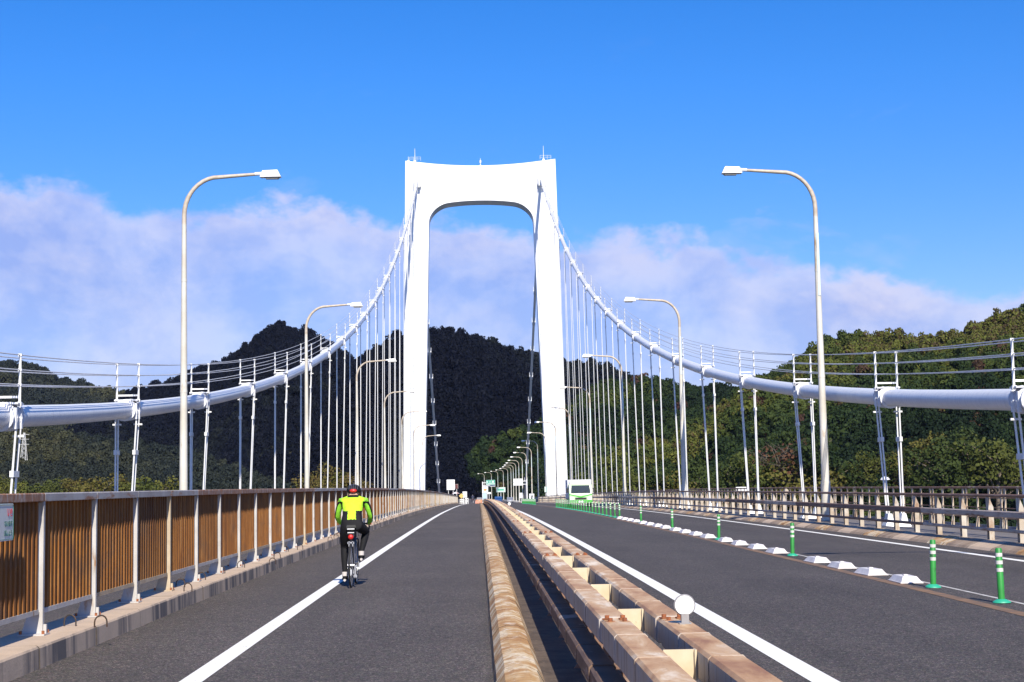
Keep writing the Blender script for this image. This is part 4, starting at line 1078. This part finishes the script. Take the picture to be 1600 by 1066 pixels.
def skin_body(name, nodes, edges, mats, classify, sub=4):
    me = D.meshes.new(name); keys = list(nodes); ix_ = {k: i for i, k in enumerate(keys)}
    me.from_pydata([nodes[k][0] for k in keys], [(ix_[a], ix_[b]) for a, b in edges], [])
    o = D.objects.new(name, me); COL.objects.link(o)
    o.modifiers.new('skin', 'SKIN')
    if not me.skin_vertices: me.attributes.new  # layer is made by the modifier below
    if not me.skin_vertices:
        import bmesh
        bm = bmesh.new(); bm.from_mesh(me); bm.verts.layers.skin.verify(); bm.to_mesh(me); bm.free()
    for k, sv in zip(keys, me.skin_vertices[0].data):
        r = nodes[k][1]; sv.radius = (r, r) if isinstance(r, (int, float)) else r
        sv.use_root = (k == keys[0])
    ss = o.modifiers.new('sub', 'SUBSURF'); ss.levels = ss.render_levels = sub
    dg = bpy.context.evaluated_depsgraph_get(); dg.update(); m2 = D.meshes.new_from_object(o.evaluated_get(dg)); D.objects.remove(o)
    m2.name = name; m2.materials.clear()
    for m in mats: m2.materials.append(m)
    for p in m2.polygons: p.use_smooth = True; p.material_index = classify(p.center, p.normal)
    return m2

def rider(loc, label, top, legm, hi=True):
    r = thing('person', label, 'person', loc)
    nodes = {'pelvis': ((0, .20, .985), (.150, .115)), 'waist': ((0, .30, 1.11), (.150, .110)), 'chest': ((0, .42, 1.235), (.182, .118)), 'upper': ((0, .52, 1.320), (.165, .095)),
             'neck': ((0, .585, 1.375), .060), 'head': ((0, .635, 1.435), (.074, .082)), 'head2': ((0, .665, 1.495), (.070, .080)), 'nose': ((0, .745, 1.445), .014)}
    edges = [('pelvis', 'waist'), ('waist', 'chest'), ('chest', 'upper'), ('upper', 'neck'), ('neck', 'head'), ('head', 'head2'), ('head', 'nose')]
    for sx, s_n in ((-1, 'l'), (1, 'r')):
        nodes['sh' + s_n] = ((sx * .185, .545, 1.30), .070); nodes['ua' + s_n] = ((sx * .232, .575, 1.19), .055); nodes['el' + s_n] = ((sx * .262, .64, 1.065), .046)
        nodes['fa' + s_n] = ((sx * .245, .74, 1.00), .040); nodes['wr' + s_n] = ((sx * .222, .85, .955), .030); nodes['hd' + s_n] = ((sx * .216, .905, .955), (.022, .034))
        edges += [('upper', 'sh' + s_n), ('sh' + s_n, 'ua' + s_n), ('ua' + s_n, 'el' + s_n), ('el' + s_n, 'fa' + s_n), ('fa' + s_n, 'wr' + s_n), ('wr' + s_n, 'hd' + s_n)]
        kn = (sx * .135, .47, .60) if sx < 0 else (.195, .55, .83); an = (sx * .125, .345, .20) if sx < 0 else (.135, .335, .515)
        hp = Vector((sx * .095, .215, .93)); kn = Vector(kn); an = Vector(an)
        nodes['hp' + s_n] = (tuple(hp), .098); nodes['th' + s_n] = (tuple(hp.lerp(kn, .45)), .094); nodes['kn' + s_n] = (tuple(kn), .066)
        nodes['ca' + s_n] = (tuple(kn.lerp(an, .38) + Vector((0, -.015, 0))), .060); nodes['an' + s_n] = (tuple(an), .037); nodes['ft' + s_n] = (tuple(an + Vector((0, .10, -.045))), .032)
        edges += [('pelvis', 'hp' + s_n), ('hp' + s_n, 'th' + s_n), ('th' + s_n, 'kn' + s_n), ('kn' + s_n, 'ca' + s_n), ('ca' + s_n, 'an' + s_n), ('an' + s_n, 'ft' + s_n)]
    def cls(c, n):
        if c.z > 1.405 or (c.y > .66 and c.z > 1.385): return 2
        if c.z > 1.365 and abs(c.x) < .09: return 1
        if c.y > .84 and c.z > .85 and abs(c.x) > .15: return 2
        if c.z > 1.0 + .0 * abs(c.x) and not (abs(c.x) < .12 and c.z < 1.03):
            if not hi: return 0
            ax = abs(c.x)
            if ax > .175 and c.y < .9:                                     # sleeves: black outer line, lime elsewhere
                return 1 if (n.x * (1 if c.x > 0 else -1) > .60) and c.z < 1.30 else 3
            if c.z < 1.16 and .062 < ax: return 1                          # black lower side pockets
            if .158 < ax < .19 and c.z < 1.30: return 1
            return 0
        if hi and abs(c.x) > .2 and c.y > .6 and c.z > .93: return 3
        return 1
    body = skin_body('body', nodes, edges, [top, legm, M['skin'], M['lime2'] if hi else top], cls)
    put('body', body, r)
    for sx, base in ((-1, Vector((-.125, .345, .20))), (1, Vector((.135, .335, .515)))):
        s = MB(); b_ = base
        s.tube([b_ + Vector((0, -.035, -.065)), b_ + Vector((0, .02, -.06)), b_ + Vector((0, .11, -.068)), b_ + Vector((0, .185, -.072)), b_ + Vector((0, .215, -.073))], [.026, .041, .044, .036, .016], 12)
        sh = put('shoe', s.mesh('shoe', M['black'], True), r)
        s = MB(); s.tube([b_ + Vector((0, -.012, -.045)), b_ + Vector((0, -.006, .02))], [.043, .044], 12); put('cuff', s.mesh('cuff', M['sock'], True), sh)
        s = MB(); s.tube([b_ + Vector((0, -.05, -.105)), b_ + Vector((0, .06, -.11)), b_ + Vector((0, .19, -.11))], [.02, .026, .02], 8); put('sole', s.mesh('sole', M['sock'], True), sh)
        # hand closed round the bar: palm, four fingers and thumb
        gx = sx * .215; s = MB(); s.ball((gx, .915, .965), .036, .048, .022, 10, 6)
        for f in range(4):
            fx = gx + (-.026 + .0175 * f); ln = [.9, 1.0, .97, .8][f]
            s.tube([(fx, .945, .972), (fx, .945 + .034 * ln, .968), (fx, .945 + .040 * ln, .945), (fx, .945 + .016 * ln, .928)], [.010, .0095, .009, .0075], 6)
        s.tube([(gx - sx * .030, .90, .958), (gx - sx * .045, .925, .945), (gx - sx * .040, .95, .932)], [.011, .010, .008], 6)
        put('glove', s.mesh('glove', M['red'] if (hi and sx > 0) else M['black'], True), r)
    hm = MB(); hm.ball((0, .650, 1.478), .112, .145, .092, 20, 12)
    # flatten the brim
    hm.v = [(x_, y_, max(z_, 1.440)) for (x_, y_, z_) in hm.v]
    h = put('helmet', hm.mesh('helmet', M['black'], True), r)
    s = MB()
    for dx in (-.05, -.025, 0, .025, .05):
        s.tube([(dx * 1.3, .650 + .147 * math.cos(a) * math.sqrt(max(.05, 1 - (dx / .088) ** 2)), 1.475 + .096 * math.sin(a) * math.sqrt(max(.05, 1 - (dx / .088) ** 2))) for a in [R(q) for q in range(20, 171, 15)]], .008, 5)
    put('helmet_ribs', s.mesh('helmet_ribs', M['darkframe'], True), h)
    s = MB(); s.ball((0, .522, 1.470), .058, .032, .032, 12, 8); put('helmet_back', s.mesh('helmet_back', M['red'] if hi else M['grey'], True), h)
    s = MB()
    for sx in (-1, 1): s.ball((sx * .075, .64, 1.435), .010, .02, .028, 8, 6)
    put('ear', s.mesh('ear', M['skin'], True), r)
    s = MB()
    for sx in (-1, 1): s.ball((sx * .03, .712, 1.462), .012, .010, .009, 8, 6)
    put('eye', s.mesh('eye', M['white2'], True), r)
    if hi:
        s = MB(); s.rod((-.155, .545, 1.335), (-.262, .63, 1.09), .012, n=6)
    return r
P0 = (-1.97, 23.75, zr(23.75) + .004)
bicycle(P0, 'road bicycle under the cyclist in the yellow-green jacket', None)
rider(P0, 'cyclist in fluorescent yellow-green jacket, black tights and black-red helmet riding away', M['lime'], M['black'])
P1 = (-1.02, 255.0, zr(255) + .004)
bicycle(P1, 'bicycle of the dark-clothed rider far ahead beside the white barrier', None)
rider(P1, 'dark-clothed rider far ahead in the lane beside the white barrier', M['navy'], M['navy'], hi=False)

# ------------------------------------------------------------------ truck
tk = thing('truck', 'small green and white box truck coming towards the camera in the far lane', 'truck', (8.0, 121.0, zr(121)))
s = MB()
prof = [(0, .42), (0, .95), (.06, 1.08), (.32, 1.76), (.45, 1.84), (1.35, 1.84), (1.35, .42)]
s.prism([(a, b_) for a, b_ in prof], 'x', -.90, .90); cab = put('cab', s.mesh('cab', M['truckpale']), tk); bv = cab.modifiers.new('bevel', 'BEVEL'); bv.width = .07; bv.segments = 3
s = MB(); s.quadbox([(-.78, .045, 1.10), (.78, .045, 1.10), (.78, .06, 1.10), (-.78, .06, 1.10), (-.72, .255, 1.72), (.72, .255, 1.72), (.72, .27, 1.72), (-.72, .27, 1.72)]); put('windscreen', s.mesh('windscreen', M['glass_dark']), cab)
s = MB(); s.rod((-.6, .03, 1.10), (-.1, .12, 1.34), .012); s.rod((.05, .03, 1.10), (.55, .12, 1.34), .012); put('wiper', s.mesh('wiper', M['rubber']), cab)
s = MB(); s.prism([(-.90, 1.06), (-.3, .93), (0, .86), (.3, .93), (.90, 1.06), (.90, .98), (0, .74), (-.90, .98)], 'y', -.012, 0); put('green_stripe', s.mesh('green_stripe', M['truckgreen']), cab)
s = MB(); s.box(-.45, .45, -.02, 0, .60, .76); put('grille', s.mesh('grille', M['rubber']), cab)
for sx in (-1, 1):
    s = MB(); s.box(sx * .70 - .14, sx * .70 + .14, -.03, 0, .58, .76); put('headlight', s.mesh('headlight', M['swhite']), tk)
    s = MB(); s.box(sx * 1.05 - .08, sx * 1.05 + .08, -.05, -.02, 1.15, 1.5); s.rod((sx * .9, .05, 1.45), (sx * 1.05, -.03, 1.4), .015); put('mirror', s.mesh('mirror', M['rubber']), tk)
    for yy in (.55, 3.4):
        s = MB(); s.tube([(sx * .72, yy, .33), (sx * .90, yy, .33)], .33, 18); wv_ = put('wheel', s.mesh('wheel', M['rubber'], True), tk)
        s = MB(); s.tube([(sx * .89, yy, .33), (sx * .91, yy, .33)], .18, 14); put('rim', s.mesh('rim', M['alu']), wv_)
s = MB(); s.box(-.90, .90, -.06, 0, .34, .56); put('bumper', s.mesh('bumper', M['truckgreen']), tk)
s = MB(); s.box(-.17, .17, -.075, -.062, .37, .52); put('number_plate', s.mesh('number_plate', M['swhite']), tk)
s = MB(); s.box(-.94, .94, 1.45, 4.6, .62, 2.16); bx = put('cargo_box', s.mesh('cargo_box', M['swhite']), tk)
s = MB(); s.box(-.95, .95, 1.44, 4.61, .62, .72); put('lower_edge', s.mesh('lower_edge', M['alu']), bx)
s = MB(); s.quadbox([(-.82, .42, 1.84), (.82, .42, 1.84), (.82, 1.43, 1.84), (-.82, 1.43, 1.84), (-.8, .95, 2.12), (.8, .95, 2.12), (.8, 1.43, 2.12), (-.8, 1.43, 2.12)]); put('wind_deflector', s.mesh('wind_deflector', M['swhite']), tk)
s = MB(); s.box(-.6, .6, .5, 4.5, .42, .60); put('chassis', s.mesh('chassis', M['rubber']), tk)

# ------------------------------------------------------------------ signs and clutter beyond the tower
def board(name, label, cat, x0, x1, y0, y1, Y, face, posts=(), extra=None, group=None, thick=.06):
    a = at(x0, y0, Y); b_ = at(x1, y1, Y); cxm = (a.x + b_.x) / 2; gz = zr(Y)
    t = thing(name, label, cat, (cxm, Y, gz), group=group); w_ = abs(b_.x - a.x) / 2; z1 = a.z - gz; z0_ = b_.z - gz
    s = MB(); s.box(-w_, w_, 0, thick, z0_, z1); put('board', s.mesh('board', face), t)
    s = MB(); s.box(-w_ - .03, w_ + .03, thick, thick + .04, z0_ - .03, z1 + .03); put('frame', s.mesh('frame', M['white2']), t)
    for p in posts:
        px_ = p * w_; s = MB(); s.rod((px_, thick + .12, 0), (px_, thick + .12, max(z1, z0_ + .1)), .06, n=8); put('post', s.mesh('post', M['white2'], True), t)
    if extra: extra(t, w_, z0_, z1)
    return t
def bars(n, mt):
    def f(t, w_, z0_, z1):
        for i in range(1, n):
            z_ = z0_ + (z1 - z0_) * i / n; put('line', MB().box(-w_, w_, -.012, 0, z_ - .03, z_ + .03).mesh('line', mt), t)
        for i in range(n):
            z_ = z0_ + (z1 - z0_) * (i + .5) / n; put('print', MB().box(-w_ * .45, w_ * .45, -.012, 0, z_ - .04, z_ + .04).mesh('print', M['grey']), t)
    return f
board('information_sign', 'white sign with five stacked rows on two posts left of the lane end', 'sign', 698, 710.5, 750, 765.5, 330, M['swhite'], (-.6, .6), bars(5, M['pink']))
board('warning_sign', 'small dark red square sign with pale frame beside the five-row sign', 'sign', 711.5, 715.5, 757, 763.5, 332, mat('dark_red_sign_face', color=(.12, .03, .03), rough=.5), (0,))
def green_text(t, w_, z0_, z1):
    me_ = text_mesh('大三島', (z1 - z0_) * .62, M['swhite'], .004, bold=.01); me_.transform(Matrix.Translation((w_ * .85, 0, 0)))
    put('lettering', me_, t, (0, -.01, z0_ + (z1 - z0_) * .36), (R(90), 0, 0)); put('underline', MB().box(-w_, w_, -.012, 0, z0_ + .12, z0_ + .28).mesh('underline', M['swhite']), t)
g = board('direction_sign', 'green expressway sign with white characters hanging over the road', 'sign', 759.5, 773.5, 750.5, 757.5, 420, M['sgreen'], (), green_text)
a = at(754, 753, 420); a2 = at(760, 753.5, 420)
s = MB(); s.tube([(a.x - g.location.x, .2, 0), (a.x - g.location.x, .2, a.z - zr(420))], .16, 12); s.rod((a.x - g.location.x, .2, a.z - zr(420) - .3), (a2.x - g.location.x + 1, .15, a.z - zr(420) - .3), .09, n=8)
s.rod((a.x - g.location.x, .2, a.z - zr(420) - 1.0), (a2.x - g.location.x + 1, .15, a.z - zr(420) - 1.0), .09, n=8); put('gantry_post', s.mesh('gantry_post', M['white2'], True), g)
board('sign_strip', 'white strip sign hanging below the green expressway sign', 'sign', 759.5, 773.5, 758, 760.3, 420.5, M['swhite'], (-.95,))
def odisc(t, w_, z0_, z1):
    zc__ = z0_ + (z1 - z0_) * .48; r_ = w_ * .62
    put('orange_disc', MB().prism([(r_ * math.cos(a), zc__ + r_ * .62 * math.sin(a)) for a in [2*math.pi*k/20 for k in range(20)]], 'y', -.02, 0).mesh('orange_disc', M['sorange']), t)
board('temporary_sign', 'white board with an orange disc at the far end of the median', 'sign', 753.5, 762.5, 760.5, 770, 400, M['swhite'], (-.7, .7), odisc)
board('lower_sign', 'bluish white board standing below the orange disc sign', 'sign', 754.5, 760, 771, 779, 395, M['bluewhite'], (-.7, .7))
board('small_sign', 'small white sign on a thin post right of the orange disc', 'sign', 761.5, 767, 769.5, 772, 380, M['swhite'], (0,))
board('pale_sign', 'pale green sign on a post in front of the white car', 'sign', 775.5, 789.5, 762, 769, 360, M['spale'], (0,), lambda t, w_, z0_, z1: put('print', MB().box(-w_*.7, w_*.7, -.012, 0, z0_ + (z1-z0_)*.35, z0_ + (z1-z0_)*.65).mesh('print', M['teal']), t))
wb = board('overhead_sign', 'large white two-panel sign on a side arm among the right lamps', 'sign', 802, 817, 748.5, 758.5, 340, M['swhite'], (), lambda t, w_, z0_, z1: put('line', MB().box(-w_, w_, -.012, 0, z0_ + (z1-z0_)*.46, z0_ + (z1-z0_)*.52).mesh('line', M['grey']), t))
a = at(823, 749, 340); px_ = a.x - wb.location.x; zt = a.z - zr(340)
s = MB(); s.tube([(px_, .1, 0), (px_, .1, zt)], .15, 10); s.rod((-.5, .1, zt - .4), (px_, .1, zt - .4), .08); s.rod((-.5, .1, zt - 1.1), (px_, .1, zt - 1.1), .08); put('sign_post', s.mesh('sign_post', M['white2'], True), wb)
board('white_cabinet', 'narrow white cabinet sign under the two-panel sign', 'sign', 811.5, 817, 770.5, 778.5, 300, M['swhite'], (0,))
board('figure_sign', 'white square sign with a dark mark beside the far green posts', 'sign', 827, 834.5, 772, 781, 260, M['swhite'], (-.6, .6), lambda t, w_, z0_, z1: put('print', MB().prism([(-w_*.3, z0_+.1), (w_*.2, z0_+.15), (w_*.5, z1-.3), (-w_*.1, z1-.2)], 'y', -.012, 0).mesh('print', M['black']), t))
board('leg_sign', 'small pale sign beside the foot of the right tower leg', 'sign', 851, 855.5, 761, 769, 262, M['spale'], (0,))
board('white_board', 'blank white board beside the left end of the lane', 'sign', 723, 729.5, 768.5, 777.5, 325, M['swhite'], (-.7, .7))
# amber diamond sign
a = at(721, 775, 322); t = thing('diamond_sign', 'amber diamond warning sign left of the blank white board', 'sign', (a.x, 322, zr(322)))
zc__ = a.z - zr(322); s = MB(); s.prism([(-.55, zc__), (0, zc__ - .55), (.55, zc__), (0, zc__ + .55)], 'y', 0, .04); put('board', s.mesh('board', M['syellow']), t)
s = MB(); s.rod((0, .08, 0), (0, .08, zc__), .04); put('post', s.mesh('post', M['white2']), t)
# sunshade by the lane end
a = at(712, 770, 318); t = thing('parasol', 'white and pink parasol by the left end of the lane', 'parasol', (a.x, 318, zr(318)))
zt = a.z - zr(318) + .2; s = MB(); n = 10
s.v.append((0, 0, zt)); 
for k_ in range(n): s.v.append((.85 * math.cos(2*math.pi*k_/n), .85 * math.sin(2*math.pi*k_/n), zt - .38))
for k_ in range(n): s.f.append((0, 1 + k_, 1 + (k_+1) % n)); s.m.append(k_ % 3 == 2)
s.m = [int(q) for q in s.m]; put('canopy', s.mesh('canopy', [M['swhite'], M['pink']]), t)
put('pole', MB().rod((0, 0, 0), (0, 0, zt - .02), .03).mesh('pole', M['white2']), t)
# teal low barrier and white rail barriers
def lowbar(name, label, x0, x1, ybot, Y, h, mt, n=3):
    a = at(x0, ybot, Y); b_ = at(x1, ybot, Y); w_ = (b_.x - a.x) / 2
    t = thing(name, label, 'barrier', ((a.x + b_.x) / 2, Y, zr(Y)))
    for k_ in range(n + 1):
        x_ = -w_ + 2 * w_ * k_ / n; put('upright', MB().box(x_ - .05, x_ + .05, -.03, .03, 0, h).mesh('upright', mt), t)
    for z_ in (h * .5, h * .92): put('rail', MB().box(-w_, w_, -.055, -.032, z_ - .06, z_ + .06).mesh('rail', mt), t)
    return t
lowbar('site_barrier', 'white rail barrier closing the left edge at the lane end', 719, 725, 790, 296, .95, M['swhite'])
lowbar('site_barrier', 'white rail barrier standing out into the lane by the far rider', 727, 731.5, 790, 290, 1.1, M['swhite'], 2)
lowbar('work_barrier', 'pinkish low barrier across the lane end near the median', 743, 752, 788, 300, .55, M['pink'], 4)
lowbar('work_barrier', 'teal low barrier behind the far end of the brown fence', 694, 701, 779, 325, 1.6, M['teal'], 3)
lowbar('work_barrier', 'orange and white low barrier at the lane end', 744, 753, 785, 335, .8, M['sorange'], 4)
# cars
def car(px_, Y, label, paintm, xoff=None):
    a = at(px_, 780, Y); t = thing('car', label, 'car', (a.x if xoff is None else xoff, Y, zr(Y)))
    prof = [(0, .35), (0, .75), (.15, .88), (1.0, .98), (1.6, 1.42), (3.0, 1.46), (3.8, 1.0), (4.2, .92), (4.25, .35)]
    b_ = put('body', MB().prism(prof, 'x', -.82, .82).mesh('body', paintm), t)
    s = MB(); s.quadbox([(-.70, 1.02, 1.0), (.70, 1.02, 1.0), (.70, 1.04, 1.0), (-.70, 1.04, 1.0), (-.60, 1.46, 1.30), (.60, 1.46, 1.30), (.60, 1.5, 1.30), (-.60, 1.5, 1.30)]); put('windscreen', s.mesh('windscreen', M['glass_dark']), b_)
    for sx in (-1, 1):
        put('side_window', MB().prism([(1.25, 1.0), (1.68, 1.36), (2.95, 1.38), (3.5, 1.02)], 'x', sx * .82, sx * .832).mesh('side_window', M['glass_dark']), b_)
        put('headlight', MB().box(sx * .62 - .15, sx * .62 + .15, -.015, 0, .60, .74).mesh('headlight', M['lens']), t)
        for yy in (.8, 3.4):
            w__ = put('wheel', MB().tube([(sx * .66, yy, .31), (sx * .84, yy, .31)], .31, 16).mesh('wheel', M['rubber'], True), t)
            put('rim', MB().tube([(sx * .83, yy, .31), (sx * .85, yy, .31)], .19, 12).mesh('rim', M['alu']), w__)
    put('number_plate', MB().box(-.17, .17, -.015, 0, .42, .54).mesh('number_plate', M['swhite']), t)
    return t
car(779, 345, 'white car coming towards the camera behind the pale green sign', M['swhite'])
car(797, 420, 'silver car far away under the right lamps', M['alu'])
car(749, 520, 'distant grey car beyond the end of the lane', M['grey'])

# small things on the right railing and hills
board('rail_sign', 'back of a small white sign above the right guard rail', 'sign', 1151, 1166, 762, 767.5, 86, M['white2'], (-.6, .6))
a = at(1228, 768, 62); t = thing('delineator', 'pale round reflector on the right outer railing', 'reflector', (a.x, 62, a.z), group=None)
put('disc', MB().prism([(.11 * math.cos(q), .11 * math.sin(q)) for q in [2*math.pi*k/18 for k in range(18)]], 'y', -.01, .01).mesh('disc', M['gpost']), t); put('bracket', MB().rod((0, .02, 0), (0, .02, -1.25), .02).mesh('bracket', M['grey']), t)
a = at(1383, 752, 52); t = thing('mast_light', 'short grey mast light beside the hangers at the right railing', 'light', (a.x, 52, zr(52)))
zt = a.z - zr(52); put('pole', MB().rod((0, 0, 0), (0, 0, zt), .035, n=8).mesh('pole', M['galv'], True), t)
s = MB(); s.tube([(0, 0, zt), (0, 0, zt + .05), (0, 0, zt + .12), (0, 0, zt + .16)], [.05, .17, .12, .02], 10); put('lamp', s.mesh('lamp', M['white2'], True), t)

# power pylon on the left slope
X_, Z_, _ = terrain(np.array([45.0]), np.array([1000.0])); X_ = float(X_[0]); Z_ = float(Z_[0])
ztop_ = at(45, 676, 1000).z
py_ = thing('pylon', 'thin pale lattice power pylon on the wooded left slope', 'pylon', (X_, 1000, Z_)); hh = max(18, ztop_ - Z_)
s = MB()
for sx in (-1, 1):
    for sy in (-1, 1): s.rod((sx * 2.2, sy * 2.2, 0), (sx * .4, sy * .4, hh), .16, .10, 4)
for k_ in range(8):
    a0, a1 = k_ / 8, (k_ + 1) / 8; w0, w1 = 2.2 - 1.8 * a0, 2.2 - 1.8 * a1
    for sy in (-1, 1): s.rod((-w0, sy * w0, hh * a0), (w1, sy * w1, hh * a1), .06, n=4); s.rod((w0, sy * w0, hh * a0), (-w1, sy * w1, hh * a1), .06, n=4)
put('lattice', s.mesh('lattice', M['white2']), py_)
for f in (.68, .82, .95): put('cross_arm', MB().rod((-3.2, 0, hh * f), (3.2, 0, hh * f), .12, n=4).mesh('cross_arm', M['white2']), py_)
# two houses on the right hill
for (hx, hyy, Y, roofm, lab) in ((1558, 677, 690, M['wallw'], 'tiny white house among trees on the right hill'), (1583, 675, 700, M['roofo'], 'tiny house with orange roof on the right hill near the picture edge')):
    p = at(hx, hyy, Y); X_, Z_, _ = terrain(np.array([float(hx)]), np.array([float(Y)]))
    h = thing('house', lab, 'house', (p.x, Y, p.z - 3)); 
    put('wall', MB().box(-2.6, 2.6, 0, 6, -8, 3).mesh('wall', M['wallw']), h)
    put('roof', MB().prism([(-3.1, 3), (3.1, 3), (0, 4.9)], 'y', -.4, 6.4).mesh('roof', roofm), h)
    for sx in (-1, 1): put('window', MB().box(sx * 1.3 - .5, sx * 1.3 + .5, -.05, 0, .8, 2.0).mesh('window', M['glass_dark']), h)

# ------------------------------------------------------------------ thin sea haze over the whole place
hz = D.materials.new('haze'); hz.use_nodes = True; hn = hz.node_tree; hn.nodes.clear()
pv = hn.nodes.new('ShaderNodeVolumePrincipled'); pv.inputs['Density'].default_value = 0.000014; pv.inputs['Color'].default_value = (0.50, 0.62, 1.0, 1); pv.inputs['Anisotropy'].default_value = 0.0
ho = hn.nodes.new('ShaderNodeOutputMaterial'); hn.links.new(pv.outputs[0], ho.inputs['Volume'])
put('haze', MB().box(-9100, 9100, -3100, 14100, SEA + 2, 420).mesh('haze', hz), kind='stuff', label='thin blue sea haze in the air')
